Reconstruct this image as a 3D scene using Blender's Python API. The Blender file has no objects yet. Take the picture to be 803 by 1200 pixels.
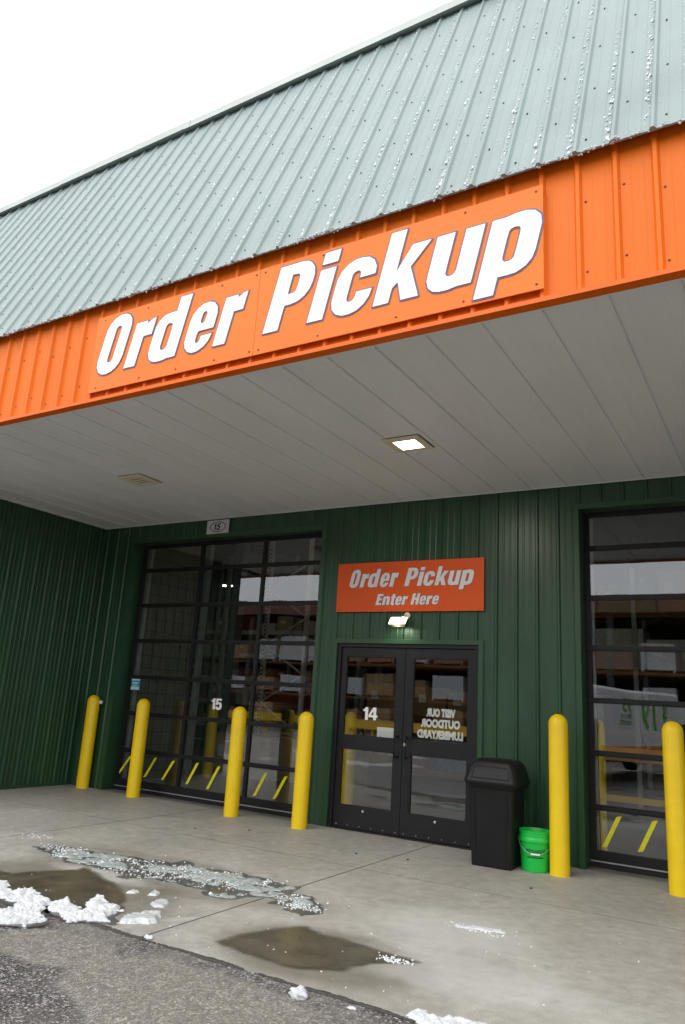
import bpy, bmesh, math, random
import numpy as np
from mathutils import Vector, Matrix
R = math.radians
random.seed(7)
rng = np.random.default_rng(11)
SC = bpy.context.scene
COL = SC.collection

# ------------------------------------------------------------------ camera
cd = bpy.data.cameras.new('camera'); cam = bpy.data.objects.new('camera', cd); COL.objects.link(cam)
cd.sensor_fit = 'VERTICAL'; cd.sensor_height = 24.0; cd.lens = 17.249
cd.clip_start = 0.05; cd.clip_end = 2000
Fv = Vector((-0.50656717, 0.82560711, 0.24852083)); Rv = Vector((0.85876574, 0.50883796, 0.06004442)); Uv = Vector((0.07688374, -0.24383771, 0.96676371))
M4 = Matrix.Identity(4)
for i in range(3):
    M4[i][0] = Rv[i]; M4[i][1] = Uv[i]; M4[i][2] = -Fv[i]; M4[i][3] = (4.929, -8.138, 1.47)[i]
cam.matrix_world = M4
SC.camera = cam

# ------------------------------------------------------------------ world, sun, exposure
W = bpy.data.worlds.new('World'); SC.world = W; W.use_nodes = True
nt = W.node_tree; nt.nodes.clear()
wo = nt.nodes.new('ShaderNodeOutputWorld'); bg = nt.nodes.new('ShaderNodeBackground')
sky = nt.nodes.new('ShaderNodeTexSky'); sky.sky_type = 'NISHITA'; sky.sun_disc = False
sky.sun_elevation = R(48); sky.sun_rotation = R(200); sky.air_density = 1.0; sky.dust_density = 6.0; sky.ozone_density = 1.0
hs = nt.nodes.new('ShaderNodeHueSaturation'); hs.inputs['Saturation'].default_value = 0.22   # overcast: the blue is veiled by cloud
# an even cloud layer covers most of the clear sky
cn = nt.nodes.new('ShaderNodeTexNoise'); cn.inputs['Scale'].default_value = 1.6; cn.inputs['Detail'].default_value = 4
cr = nt.nodes.new('ShaderNodeValToRGB'); cr.color_ramp.elements[0].color = (.82, .83, .85, 1); cr.color_ramp.elements[1].color = (1, 1, 1, 1)
cmul = nt.nodes.new('ShaderNodeVectorMath'); cmul.operation = 'SCALE'; cmul.inputs['Scale'].default_value = 11.0
cmx = nt.nodes.new('ShaderNodeMix'); cmx.data_type = 'RGBA'; cmx.inputs[0].default_value = .8
nt.links.new(cn.outputs['Fac'], cr.inputs[0]); nt.links.new(cr.outputs[0], cmul.inputs[0])
nt.links.new(sky.outputs[0], hs.inputs['Color']); nt.links.new(hs.outputs[0], cmx.inputs[6]); nt.links.new(cmul.outputs[0], cmx.inputs[7]); nt.links.new(cmx.outputs[2], bg.inputs[0])
bg.inputs[1].default_value = 0.15
nt.links.new(bg.outputs[0], wo.inputs[0])
sd = bpy.data.lights.new('sun', 'SUN'); sd.energy = 0.6; sd.angle = R(50); sd.color = (1.0, 0.975, 0.94)
sun = bpy.data.objects.new('sun', sd); COL.objects.link(sun)
# sky sun_rotation 200 deg: the sun stands behind the camera, south-south-west of the wall
az = R(200); el = R(48)
sdir = Vector((math.sin(az) * math.cos(el), math.cos(az) * math.cos(el), math.sin(el)))
sun.rotation_euler = (-sdir).to_track_quat('-Z', 'Y').to_euler()
vs = SC.view_settings; vs.view_transform = 'Standard'; vs.look = 'None'; vs.gamma = 1; vs.use_curve_mapping = False
vs.exposure = 0.5
SC.render.engine = 'CYCLES'
SC.cycles.use_denoising = True
SC.cycles.max_bounces = 8; SC.cycles.transparent_max_bounces = 12
SC.cycles.caustics_reflective = False; SC.cycles.caustics_refractive = False
SC.cycles.sample_clamp_indirect = 6

# ------------------------------------------------------------------ tagging and mesh helpers
def tag(o, label=None, cat=None, group=None, kind=None):
    if label: o['label'] = label
    if cat: o['category'] = cat
    if group: o['group'] = group
    if kind: o['kind'] = kind
    return o
def empty(name, loc=(0, 0, 0), rz=0.0):
    o = bpy.data.objects.new(name, None); COL.objects.link(o); o.location = loc; o.rotation_euler = (0, 0, rz); o.empty_display_size = .2
    return o
def copy_tree(o, parent=None):
    c = o.copy(); COL.objects.link(c); c.parent = parent
    for ch in [x for x in COL.objects if x.parent == o]:
        copy_tree(ch, c)
    return c
class MB:
    def __init__(s): s.v = []; s.f = []; s.m = []
    def add(s, vs_, fs, mi=0):
        n = len(s.v); s.v += [tuple(map(float, p)) for p in vs_]; s.f += [tuple(i + n for i in f) for f in fs]; s.m += [mi] * len(fs)
    def box(s, x0, x1, y0, y1, z0, z1, mi=0, T=None):
        p = [(x, y, z) for z in (z0, z1) for y in (y0, y1) for x in (x0, x1)]
        if T: p = [tuple(T @ Vector(q)) for q in p]
        s.add(p, [(0, 2, 3, 1), (4, 5, 7, 6), (0, 1, 5, 4), (2, 6, 7, 3), (0, 4, 6, 2), (1, 3, 7, 5)], mi)
    def bar(s, a, b, w, h, mi=0):
        a = Vector(a); b = Vector(b); d = (b - a); L = d.length; q = d.to_track_quat('X', 'Z').to_matrix().to_4x4()
        s.box(0, L, -w / 2, w / 2, -h / 2, h / 2, mi, Matrix.Translation(a) @ q)
    def lathe(s, prof, n=32, c=(0, 0, 0), mi=0, T=None):
        k = len(prof); vs_ = []; fs = []
        for r, z in prof:
            for i in range(n):
                a = 2 * math.pi * i / n; p = Vector((c[0] + r * math.cos(a), c[1] + r * math.sin(a), c[2] + z))
                vs_.append(T @ p if T else p)
        for j in range(k - 1):
            for i in range(n):
                i2 = (i + 1) % n; fs.append((j * n + i, j * n + i2, (j + 1) * n + i2, (j + 1) * n + i))
        if prof[0][0] > 1e-5: fs.append(tuple(range(n))[::-1])
        if prof[-1][0] > 1e-5: fs.append(tuple((k - 1) * n + i for i in range(n)))
        s.add(vs_, fs, mi)
    def loft(s, rings, cap=True, mi=0):
        n = len(rings[0]); vs_ = [p for r in rings for p in r]; fs = []
        for j in range(len(rings) - 1):
            for i in range(n):
                i2 = (i + 1) % n; fs.append((j * n + i, j * n + i2, (j + 1) * n + i2, (j + 1) * n + i))
        if cap: fs += [tuple(range(n))[::-1], tuple((len(rings) - 1) * n + i for i in range(n))]
        s.add(vs_, fs, mi)
    def tube(s, pts, r, n=8, mi=0):
        pts = [Vector(p) for p in pts]; rings = []
        up = Vector((0, 0, 1))
        for i, p in enumerate(pts):
            d = (pts[min(i + 1, len(pts) - 1)] - pts[max(i - 1, 0)]).normalized()
            a = d.cross(up)
            if a.length < 1e-3: a = d.cross(Vector((0, 1, 0)))
            a.normalize(); b = d.cross(a).normalized()
            rings.append([p + a * (r * math.cos(2 * math.pi * k / n)) + b * (r * math.sin(2 * math.pi * k / n)) for k in range(n)])
        s.loft(rings, True, mi)
    def build(s, name, mats, parent=None, smooth=False, bevel=0, loc=None):
        me = bpy.data.meshes.new(name); me.from_pydata(s.v, [], s.f); me.validate()
        if not isinstance(mats, (list, tuple)): mats = [mats]
        for m in mats: me.materials.append(m)
        if len(mats) > 1 and len(me.polygons) == len(s.m): me.polygons.foreach_set('material_index', s.m)
        bm = bmesh.new(); bm.from_mesh(me); bmesh.ops.recalc_face_normals(bm, faces=bm.faces)
        if bevel:
            bmesh.ops.remove_doubles(bm, verts=bm.verts, dist=1e-6)
            es = [e for e in bm.edges if len(e.link_faces) == 2 and e.calc_face_angle(0) > .6]
            bmesh.ops.bevel(bm, geom=es, offset=bevel, segments=2, affect='EDGES', profile=.6)
        bm.to_mesh(me); bm.free()
        o = bpy.data.objects.new(name, me); COL.objects.link(o)
        if parent: o.parent = parent
        if loc: o.location = loc
        if smooth:
            me.shade_smooth()
            try: me.set_sharp_from_angle(angle=R(38))
            except Exception: pass
        return o

# ------------------------------------------------------------------ materials
def new_mat(name):
    m = bpy.data.materials.new(name); m.use_nodes = True
    return m, m.node_tree, m.node_tree.nodes['Principled BSDF']
def noise(nt, scale, detail=4, rough=.6, coord='Object', vec=None, dist=0):
    tc = nt.nodes.new('ShaderNodeTexCoord'); n = nt.nodes.new('ShaderNodeTexNoise')
    n.inputs['Scale'].default_value = scale; n.inputs['Detail'].default_value = detail; n.inputs['Roughness'].default_value = rough; n.inputs['Distortion'].default_value = dist
    src = tc.outputs[coord]
    if vec:
        mp = nt.nodes.new('ShaderNodeMapping'); mp.inputs['Scale'].default_value = vec; nt.links.new(src, mp.inputs[0]); src = mp.outputs[0]
    nt.links.new(src, n.inputs['Vector'])
    return n
def ramp(nt, src, stops):
    r = nt.nodes.new('ShaderNodeValToRGB'); nt.links.new(src, r.inputs[0])
    e = r.color_ramp.elements
    while len(e) < len(stops): e.new(.5)
    for el_, (p, c) in zip(e, stops):
        el_.position = p; el_.color = (c, c, c, 1) if isinstance(c, (int, float)) else (*c[:3], 1)
    return r
def mixc(nt, fac, a, b, mode='MIX'):
    m = nt.nodes.new('ShaderNodeMix'); m.data_type = 'RGBA'; m.blend_type = mode
    for sock, val in ((m.inputs[0], fac), (m.inputs[6], a), (m.inputs[7], b)):
        if isinstance(val, (int, float)): sock.default_value = val
        elif isinstance(val, tuple): sock.default_value = (*val[:3], 1)
        else: nt.links.new(val, sock)
    return m.outputs[2]
def bump(nt, b, height, strength=.3, dist=.01):
    bp = nt.nodes.new('ShaderNodeBump'); bp.inputs['Strength'].default_value = strength; bp.inputs['Distance'].default_value = dist
    nt.links.new(height, bp.inputs['Height']); nt.links.new(bp.outputs[0], b.inputs['Normal']); return bp
def mat(name, c, rough=.5, metal=0, var=.12, scale=6, bmp=0, bscale=40, bdist=.004, streak=None, rvar=0, dirt=None):
    m, nt, b = new_mat(name)
    b.inputs['Roughness'].default_value = rough; b.inputs['Metallic'].default_value = metal
    if name.startswith('orange'): b.inputs['Specular IOR Level'].default_value = .25
    if max(c) < .03: b.inputs['Specular IOR Level'].default_value = .3
    n = noise(nt, scale, 5, .6, vec=streak)
    lo = tuple(x * (1 - var) for x in c); hi = tuple(min(1, x * (1 + var)) for x in c)
    r = ramp(nt, n.outputs['Fac'], [(.3, lo), (.7, hi)]); out = r.outputs[0]
    if dirt:
        n2 = noise(nt, dirt[1], 6, .7); r2 = ramp(nt, n2.outputs['Fac'], [(dirt[2], 0.), (dirt[2] + .12, 1.)])
        out = mixc(nt, r2.outputs[0], out, dirt[0])
    nt.links.new(out, b.inputs['Base Color'])
    if rvar:
        mr = nt.nodes.new('ShaderNodeMapRange'); mr.inputs[3].default_value = rough - rvar; mr.inputs[4].default_value = rough + rvar
        nt.links.new(n.outputs['Fac'], mr.inputs[0]); nt.links.new(mr.outputs[0], b.inputs['Roughness'])
    if bmp:
        nb = noise(nt, bscale, 3); bump(nt, b, nb.outputs['Fac'], bmp, bdist)
    return m
def emit(name, c, s):
    m, nt, b = new_mat(name); b.inputs['Base Color'].default_value = (.8, .8, .8, 1); b.inputs['Emission Color'].default_value = (*c, 1); b.inputs['Emission Strength'].default_value = s
    return m
M = {}
M['green'] = mat('green painted steel', (.018, .062, .026), .38, 0, .2, 3, .12, 2.2, .02, streak=(1, 1, .25), rvar=.05)
M['greentrim'] = mat('green trim paint', (.020, .068, .028), .36, 0, .08, 3)
M['orange'] = mat('orange painted steel', (.76, .155, .005), .5, 0, .06, 2, .1, 3, .01, streak=(1, 1, .3))
M['orangetrim'] = mat('orange trim paint', (.78, .13, .002), .35, 0, .05, 3)
M['signorange'] = mat('orange sign face', (.78, .185, .022), .5, 0, .04, 1.2)
M['signorange2'] = mat('orange sign vinyl', (.72, .10, .018), .45, 0, .05, 2)
M['white'] = mat('white vinyl lettering', (.86, .86, .86), .45, 0, .03, 4)
M['greyletter'] = mat('weathered white lettering', (.72, .72, .74), .5, 0, .05, 8)
M['outline'] = mat('violet grey outline vinyl', (.13, .09, .18), .5, 0, .05, 4)
M['soffit'] = mat('grey soffit panel', (.80, .805, .80), .40, 0, .05, 1.5, .05, 6, .01, streak=(1, .3, 1))
M['roof'] = mat('sage green roof steel', (.228, .292, .290), .42, 0, .10, 1.6, .15, 2.5, .02, dirt=((.16, .22, .22), 55, .66), rvar=.1)
M['ridge'] = mat('pale ridge flashing', (.36, .41, .385), .4, 0, .12, 1.2, .5, 2.5, .03)
M['frame'] = mat('dark bronze aluminium', (.014, .0135, .015), .40, .1, .15, 5)
M['doorframe'] = mat('dark anodised door frame', (.017, .017, .020), .38, .1, .1, 5, dirt=((.06, .058, .055), 30, .70))
M['black'] = mat('black rubber', (.012, .012, .013), .6, 0, .2, 10)
M['steel'] = mat('brushed steel', (.55, .55, .55), .3, .9, .1, 20)
M['galv'] = mat('galvanised steel', (.42, .45, .46), .42, .6, .15, 8)
M['plast'] = mat('black moulded plastic', (.007, .007, .008), .46, 0, .25, 4, .15, 120, .002, rvar=.08)
M['bucket'] = mat('bright green plastic', (.008, .52, .065), .38, 0, .05, 6)
M['bucketink'] = mat('dark bucket print', (.01, .10, .03), .5)
M['bluelabel'] = mat('blue print', (.02, .08, .35), .5)
M['cream'] = mat('cream lamp housing', (.72, .66, .50), .5, 0, .08, 10)
M['grille'] = mat('dim lamp lens', (.16, .16, .15), .4)
M['tape'] = mat('yellow safety tape', (.72, .68, .02), .5, 0, .12, 30)
M['block'] = None
M['notice'] = mat('white paper notice', (.75, .77, .78), .6, 0, .04, 6)
M['sticker'] = mat('blue sticker', (.03, .28, .48), .45, 0, .05, 10)
M['stickerpale'] = mat('pale blue sticker print', (.45, .70, .75), .5, 0, .2, 150)
M['signwhite'] = mat('grey white number plate', (.62, .62, .62), .5, 0, .06, 8)
M['ink'] = mat('black ink', (.01, .01, .012), .5)
M['floor'] = mat('sealed interior concrete', (.22, .21, .19), .35, 0, .15, 1.5)
M['brownroof'] = mat('brown interior steel', (.07, .04, .028), .6, 0, .3, 2)
M['darkwall'] = mat('interior liner', (.10, .095, .08), .7, 0, .2, 1)
M['red'] = mat('red painted metal', (.45, .03, .02), .45)
M['card'] = mat('cardboard', (.36, .24, .13), .8, 0, .15, 6)
M['card2'] = mat('pale cardboard', (.50, .42, .32), .8, 0, .15, 6)
M['bluewrap'] = mat('blue shrink wrap', (.06, .16, .34), .25, 0, .3, 12)
M['whitewrap'] = mat('white shrink wrap', (.62, .66, .70), .25, 0, .15, 14, .5, 15, .02)
M['yellowbox'] = mat('yellow packaging', (.34, .27, .07), .6, 0, .2, 5)
M['greenbox'] = mat('green packaging', (.12, .32, .06), .6, 0, .2, 5)
M['brick'] = mat('red brown packaging', (.22, .05, .03), .7, 0, .25, 8)
M['lumber'] = mat('stacked lumber', (.48, .33, .18), .8, 0, .2, 14, streak=(.2, 1, 6))
M['rackorange'] = mat('orange rack paint', (.20, .10, .035), .5)
M['railyellow'] = mat('yellow rail paint', (.75, .50, .01), .45, 0, .1, 4)
M['shedbrown'] = mat('red brown shed fascia', (.16, .065, .045), .6, 0, .2, 3)
M['sheddark'] = mat('dark shed siding', (.06, .055, .05), .7, 0, .2, 1)
M['trunk'] = mat('truck white paint', (.78, .79, .80), .3, 0, .03, 2)
M['truckorange'] = mat('truck orange band', (.75, .28, .05), .4)
M['truckgreen'] = mat('green price print', (.08, .42, .03), .5)
M['tyre'] = mat('tyre rubber', (.02, .02, .02), .8)
M['ice'] = None

def yellow_mat():
    m, nt, b = new_mat('yellow bollard sleeve'); b.inputs['Roughness'].default_value = .42
    n = noise(nt, 5, 5); r = ramp(nt, n.outputs['Fac'], [(.3, (.82, .56, .004)), (.7, (.90, .63, .006))])
    n2 = noise(nt, 22, 8, .75); r2 = ramp(nt, n2.outputs['Fac'], [(.60, 0.), (.72, .8)])
    tc = nt.nodes.new('ShaderNodeTexCoord'); sp = nt.nodes.new('ShaderNodeSeparateXYZ'); nt.links.new(tc.outputs['Object'], sp.inputs[0])
    lo = ramp(nt, sp.outputs[2], [(0., .9), (.25, .55), (.6, .12)])   # scuffs gather where bumpers and boots reach
    mm = nt.nodes.new('ShaderNodeMath'); mm.operation = 'MULTIPLY'; nt.links.new(r2.outputs[0], mm.inputs[0]); nt.links.new(lo.outputs[0], mm.inputs[1])
    nt.links.new(mixc(nt, mm.outputs[0], r.outputs[0], (.30, .20, .04)), b.inputs['Base Color'])
    nb = noise(nt, 9, 3); bump(nt, b, nb.outputs['Fac'], .15, .01)
    return m
M['yellow'] = yellow_mat()

def glass_mat(name, tint=(.93, .95, .94), ior=2.1, wav=.0014):
    m = bpy.data.materials.new(name); m.use_nodes = True; nt = m.node_tree; nt.nodes.clear()
    o = nt.nodes.new('ShaderNodeOutputMaterial'); mx = nt.nodes.new('ShaderNodeMixShader')
    tr = nt.nodes.new('ShaderNodeBsdfTransparent'); tr.inputs[0].default_value = (*tint, 1)
    gl = nt.nodes.new('ShaderNodeBsdfGlossy'); gl.inputs['Roughness'].default_value = 0.0; gl.inputs[0].default_value = (.93, .96, 1.0, 1)
    fr = nt.nodes.new('ShaderNodeFresnel'); fr.inputs[0].default_value = ior
    ge = nt.nodes.new('ShaderNodeNewGeometry'); inv = nt.nodes.new('ShaderNodeMath'); inv.operation = 'SUBTRACT'; inv.inputs[0].default_value = 1
    nt.links.new(ge.outputs['Backfacing'], inv.inputs[1])
    mu = nt.nodes.new('ShaderNodeMath'); mu.operation = 'MULTIPLY'; nt.links.new(fr.outputs[0], mu.inputs[0]); nt.links.new(inv.outputs[0], mu.inputs[1])
    nz = noise(nt, 1.3, 1, .4); bp = nt.nodes.new('ShaderNodeBump'); bp.inputs['Strength'].default_value = 1; bp.inputs['Distance'].default_value = wav
    nt.links.new(nz.outputs['Fac'], bp.inputs['Height']); nt.links.new(bp.outputs[0], gl.inputs['Normal'])
    nt.links.new(mu.outputs[0], mx.inputs[0]); nt.links.new(tr.outputs[0], mx.inputs[1]); nt.links.new(gl.outputs[0], mx.inputs[2]); nt.links.new(mx.outputs[0], o.inputs[0])
    return m
M['glass'] = glass_mat('door glazing')

def ell_mask(nt, cx, cy, rx, ry, soft, wob=.35, nscale=2.2):
    """1 inside a wobbly ellipse of the ground, 0 outside; object coords are world coords here"""
    tc = nt.nodes.new('ShaderNodeTexCoord'); mp = nt.nodes.new('ShaderNodeMapping')
    mp.vector_type = 'POINT'; mp.inputs['Location'].default_value = (-cx / rx, -cy / ry, 0); mp.inputs['Scale'].default_value = (1 / rx, 1 / ry, 0)
    nt.links.new(tc.outputs['Object'], mp.inputs[0])
    ln = nt.nodes.new('ShaderNodeVectorMath'); ln.operation = 'LENGTH'; nt.links.new(mp.outputs[0], ln.inputs[0])
    nz = noise(nt, nscale, 5, .6)
    ma = nt.nodes.new('ShaderNodeMath'); ma.operation = 'MULTIPLY_ADD'; nt.links.new(nz.outputs['Fac'], ma.inputs[0]); ma.inputs[1].default_value = wob * 2; ma.inputs[2].default_value = -wob
    ad = nt.nodes.new('ShaderNodeMath'); ad.operation = 'ADD'; nt.links.new(ln.outputs['Value'], ad.inputs[0]); nt.links.new(ma.outputs[0], ad.inputs[1])
    mr = nt.nodes.new('ShaderNodeMapRange'); mr.interpolation_type = 'SMOOTHSTEP'
    mr.inputs[1].default_value = 1 + soft; mr.inputs[2].default_value = 1 - soft; nt.links.new(ad.outputs[0], mr.inputs[0])
    return mr.outputs[0]
def concrete_mat():
    m, nt, b = new_mat('trowelled concrete')
    n1 = noise(nt, .9, 8, .65); c = ramp(nt, n1.outputs['Fac'], [(.34, (.25, .24, .215)), (.5, (.375, .36, .325)), (.64, (.485, .47, .43))]).outputs[0]
    n2 = noise(nt, 9, 8, .7); c = mixc(nt, .55, c, ramp(nt, n2.outputs['Fac'], [(.34, (.19, .185, .17)), (.5, (.365, .35, .318)), (.66, (.545, .53, .495))]).outputs[0])
    n3 = noise(nt, 160, 3, .6); c = mixc(nt, .38, c, ramp(nt, n3.outputs['Fac'], [(.35, .10), (.5, .36), (.66, .66)]).outputs[0])
    # grease spots, salt bloom
    n4 = noise(nt, 4.2, 6, .7); c = mixc(nt, ramp(nt, n4.outputs['Fac'], [(.60, 0.), (.70, .55)]).outputs[0], c, (.16, .15, .135))
    n5 = noise(nt, 26, 6, .75); c = mixc(nt, ramp(nt, n5.outputs['Fac'], [(.62, 0.), (.70, .75)]).outputs[0], c, (.12, .115, .11))
    n6 = noise(nt, 2.1, 9, .78, dist=.6); salt = ramp(nt, n6.outputs['Fac'], [(.54, 0.), (.70, .7)]).outputs[0]
    c = mixc(nt, salt, c, (.52, .52, .51))
    # damp halos round the puddles: wet concrete is browner and darker
    for (cx, cy, rx, ry, s, k) in ((.1, -3.95, 1.05, .62, .22, .62), (2.38, -3.92, .68, .46, .22, .62), (2.75, -4.25, .55, .25, .3, .22), (.35, -3.08, 1.55, .48, .18, .35)):
        f = ell_mask(nt, cx, cy, rx, ry, s, .18); mm = nt.nodes.new('ShaderNodeMath'); mm.operation = 'MULTIPLY'; mm.inputs[1].default_value = k; nt.links.new(f, mm.inputs[0])
        c = mixc(nt, mm.outputs[0], c, (.105, .09, .062))
    for (cx, cy, rx, ry, k) in ((2.85, -2.9, .55, .5, .5), (3.2, -3.7, .7, .3, .45), (.0, -3.5, .5, .12, .6)):
        f = ell_mask(nt, cx, cy, rx, ry, .5, .5, 6); mm = nt.nodes.new('ShaderNodeMath'); mm.operation = 'MULTIPLY'; mm.inputs[1].default_value = k; nt.links.new(f, mm.inputs[0])
        c = mixc(nt, mm.outputs[0], c, (.55, .56, .55))
        c = mixc(nt, 1.0, c, (.985, .98, .965), 'MULTIPLY')
    nt.links.new(c, b.inputs['Base Color'])
    rr = ramp(nt, n1.outputs['Fac'], [(.3, .42), (.7, .70)]); nt.links.new(rr.outputs[0], b.inputs['Roughness'])
    bump(nt, b, n3.outputs['Fac'], .25, .003)
    return m
M['concrete'] = concrete_mat()
def asphalt_mat():
    m, nt, b = new_mat('worn gravelly asphalt')
    tc = nt.nodes.new('ShaderNodeTexCoord')
    v = nt.nodes.new('ShaderNodeTexVoronoi'); v.inputs['Scale'].default_value = 100; nt.links.new(tc.outputs['Object'], v.inputs['Vector'])
    v2 = nt.nodes.new('ShaderNodeTexVoronoi'); v2.inputs['Scale'].default_value = 210; nt.links.new(tc.outputs['Object'], v2.inputs['Vector'])
    sx = nt.nodes.new('ShaderNodeSeparateColor'); nt.links.new(v.outputs['Color'], sx.inputs[0])
    dark = ramp(nt, sx.outputs[0], [(.0, (.025, .024, .026)), (.5, (.095, .093, .095)), (.78, (.19, .168, .165)), (.96, (.48, .48, .48))]).outputs[0]
    tan = ramp(nt, sx.outputs[1], [(.0, (.15, .138, .118)), (.5, (.235, .22, .19)), (.85, (.31, .295, .262)), (1., (.48, .46, .42))]).outputs[0]
    n = noise(nt, 1.15, 7, .62, dist=.3); f = ramp(nt, n.outputs['Fac'], [(.42, 0.), (.60, 1.)]).outputs[0]
    f2 = ell_mask(nt, 1.15, -4.86, .42, .24, .12, .15); f3 = ell_mask(nt, 2.25, -4.95, .75, .42, .12, .25)
    mx = nt.nodes.new('ShaderNodeMath'); mx.operation = 'MAXIMUM'; nt.links.new(f2, mx.inputs[0]); nt.links.new(f3, mx.inputs[1])
    my = nt.nodes.new('ShaderNodeMath'); my.operation = 'MULTIPLY_ADD'; nt.links.new(f, my.inputs[0]); my.inputs[1].default_value = .7; nt.links.new(mx.outputs[0], my.inputs[2]); my.use_clamp = True
    c = mixc(nt, my.outputs[0], dark, tan)
    n2 = noise(nt, 14, 6, .7); c = mixc(nt, ramp(nt, n2.outputs['Fac'], [(.35, .35), (.65, 0.)]).outputs[0], c, (.05, .048, .045))
    nt.links.new(c, b.inputs['Base Color'])
    rr = ramp(nt, my.outputs[0], [(0, .38), (1, .6)]); nt.links.new(rr.outputs[0], b.inputs['Roughness'])
    bump(nt, b, v.outputs['Distance'], .8, .006)
    return m
M['asphalt'] = asphalt_mat()
M['crack'] = mat('gritty crack fill', (.05, .047, .042), .8, 0, .5, 60)
def feather(m, nt, b, a, c):
    at_ = nt.nodes.new('ShaderNodeAttribute'); at_.attribute_name = 'inset'
    mr = nt.nodes.new('ShaderNodeMapRange'); mr.interpolation_type = 'SMOOTHSTEP'; mr.inputs[1].default_value = a; mr.inputs[2].default_value = c
    nt.links.new(at_.outputs['Fac'], mr.inputs[0]); nt.links.new(mr.outputs[0], b.inputs['Alpha'])
def puddle_mat():
    m, nt, b = new_mat('shallow meltwater'); n = noise(nt, 5, 6)
    r = ramp(nt, n.outputs['Fac'], [(.3, (.058, .050, .034)), (.7, (.120, .104, .074))]); nt.links.new(r.outputs[0], b.inputs['Base Color'])
    b.inputs['Roughness'].default_value = .27; b.inputs['Specular IOR Level'].default_value = .25
    nb = noise(nt, 30, 2); bump(nt, b, nb.outputs['Fac'], .05, .002); feather(m, nt, b, .0, .10)
    return m
M['puddle'] = puddle_mat()
def wetedge_mat():
    m, nt, b = new_mat('wet slush margin'); n = noise(nt, 12, 6)
    r = ramp(nt, n.outputs['Fac'], [(.3, (.055, .055, .052)), (.7, (.13, .13, .122))]); nt.links.new(r.outputs[0], b.inputs['Base Color'])
    b.inputs['Roughness'].default_value = .32; feather(m, nt, b, .0, .045)
    return m
M['wetedge'] = wetedge_mat()
def snow_mat(name, a, c, rough, bs, tr=0):
    m, nt, b = new_mat(name); n = noise(nt, bs, 6, .7)
    r = ramp(nt, n.outputs['Fac'], [(.3, a), (.65, c)]); nt.links.new(r.outputs[0], b.inputs['Base Color'])
    b.inputs['Roughness'].default_value = rough; bump(nt, b, n.outputs['Fac'], .6, .006)
    if tr: b.inputs['Transmission Weight'].default_value = tr; b.inputs['IOR'].default_value = 1.31
    return m
M['snow'] = snow_mat('granular snow', (.48, .50, .53), (.68, .69, .71), .85, 45)
M['slush'] = snow_mat('grey green slush', (.17, .19, .185), (.50, .55, .54), .28, 22)
M['ice'] = snow_mat('clear ice', (.62, .68, .69), (.86, .89, .90), .25, 80)
M['iceplate'] = snow_mat('thin ice plate', (.40, .42, .42), (.66, .69, .70), .2, 20)
def block_mat():
    m, nt, b = new_mat('painted concrete block')
    tc = nt.nodes.new('ShaderNodeTexCoord'); mp = nt.nodes.new('ShaderNodeMapping'); mp.inputs['Rotation'].default_value = (R(90), 0, R(90))
    sp = nt.nodes.new('ShaderNodeSeparateXYZ'); cb = nt.nodes.new('ShaderNodeCombineXYZ')
    nt.links.new(tc.outputs['Object'], sp.inputs[0]); nt.links.new(sp.outputs[1], cb.inputs[0]); nt.links.new(sp.outputs[2], cb.inputs[1])
    br = nt.nodes.new('ShaderNodeTexBrick'); nt.links.new(cb.outputs[0], br.inputs['Vector']); br.inputs['Scale'].default_value = 1
    br.inputs['Brick Width'].default_value = .4; br.inputs['Row Height'].default_value = .2; br.inputs['Mortar Size'].default_value = .008; br.offset = .5
    br.inputs['Color1'].default_value = (.15, .145, .12, 1); br.inputs['Color2'].default_value = (.135, .13, .108, 1); br.inputs['Mortar'].default_value = (.07, .065, .055, 1)
    nt.links.new(br.outputs['Color'], b.inputs['Base Color']); b.inputs['Roughness'].default_value = .6
    return m
M['block'] = block_mat()

# ------------------------------------------------------------------ ribbed sheet metal
def rib_profile(u0, u1, anchor, period, h, base=.052, top=.022, minor=.0045, n_minor=2):
    pts = {}
    k0 = int(math.floor((u0 - anchor) / period)) - 1; k1 = int(math.ceil((u1 - anchor) / period)) + 1
    L = []
    for k in range(k0, k1 + 1):
        c = anchor + k * period
        L += [(c - base / 2, 0), (c - top / 2, h), (c + top / 2, h), (c + base / 2, 0)]
        for j in range(n_minor):
            cc = c + period * (j + 1) / (n_minor + 1)
            if minor: L += [(cc - .014, 0), (cc - .006, minor), (cc + .006, minor), (cc + .014, 0)]
    us = [p[0] for p in L]; ws = [p[1] for p in L]
    out = [(u0, float(np.interp(u0, us, ws)))] + [p for p in L if u0 < p[0] < u1] + [(u1, float(np.interp(u1, us, ws)))]
    return out
def sheet(mb, fn, u0, u1, v0, v1, anchor, period, h, thick=.05, mi=0, **kw):
    """fn(u, v, w) -> world; ribs run along v and stick out along +w"""
    P = rib_profile(u0, u1, anchor, period, h, **kw); n = len(P)
    vs_ = []
    for v in (v0, v1):
        vs_ += [fn(u, v, w) for u, w in P] + [fn(u, v, -thick) for u, w in P]
    f = []
    for i in range(n - 1):
        f += [(i, i + 1, 2 * n + i + 1, 2 * n + i), (n + i, 3 * n + i, 3 * n + i + 1, n + i + 1), (i, n + i, n + i + 1, i + 1), (2 * n + i, 2 * n + i + 1, 3 * n + i + 1, 3 * n + i)]
    f += [(0, 2 * n, 3 * n, n), (n - 1, 2 * n - 1, 4 * n - 1, 3 * n - 1)]
    mb.add(vs_, f, mi)

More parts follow.
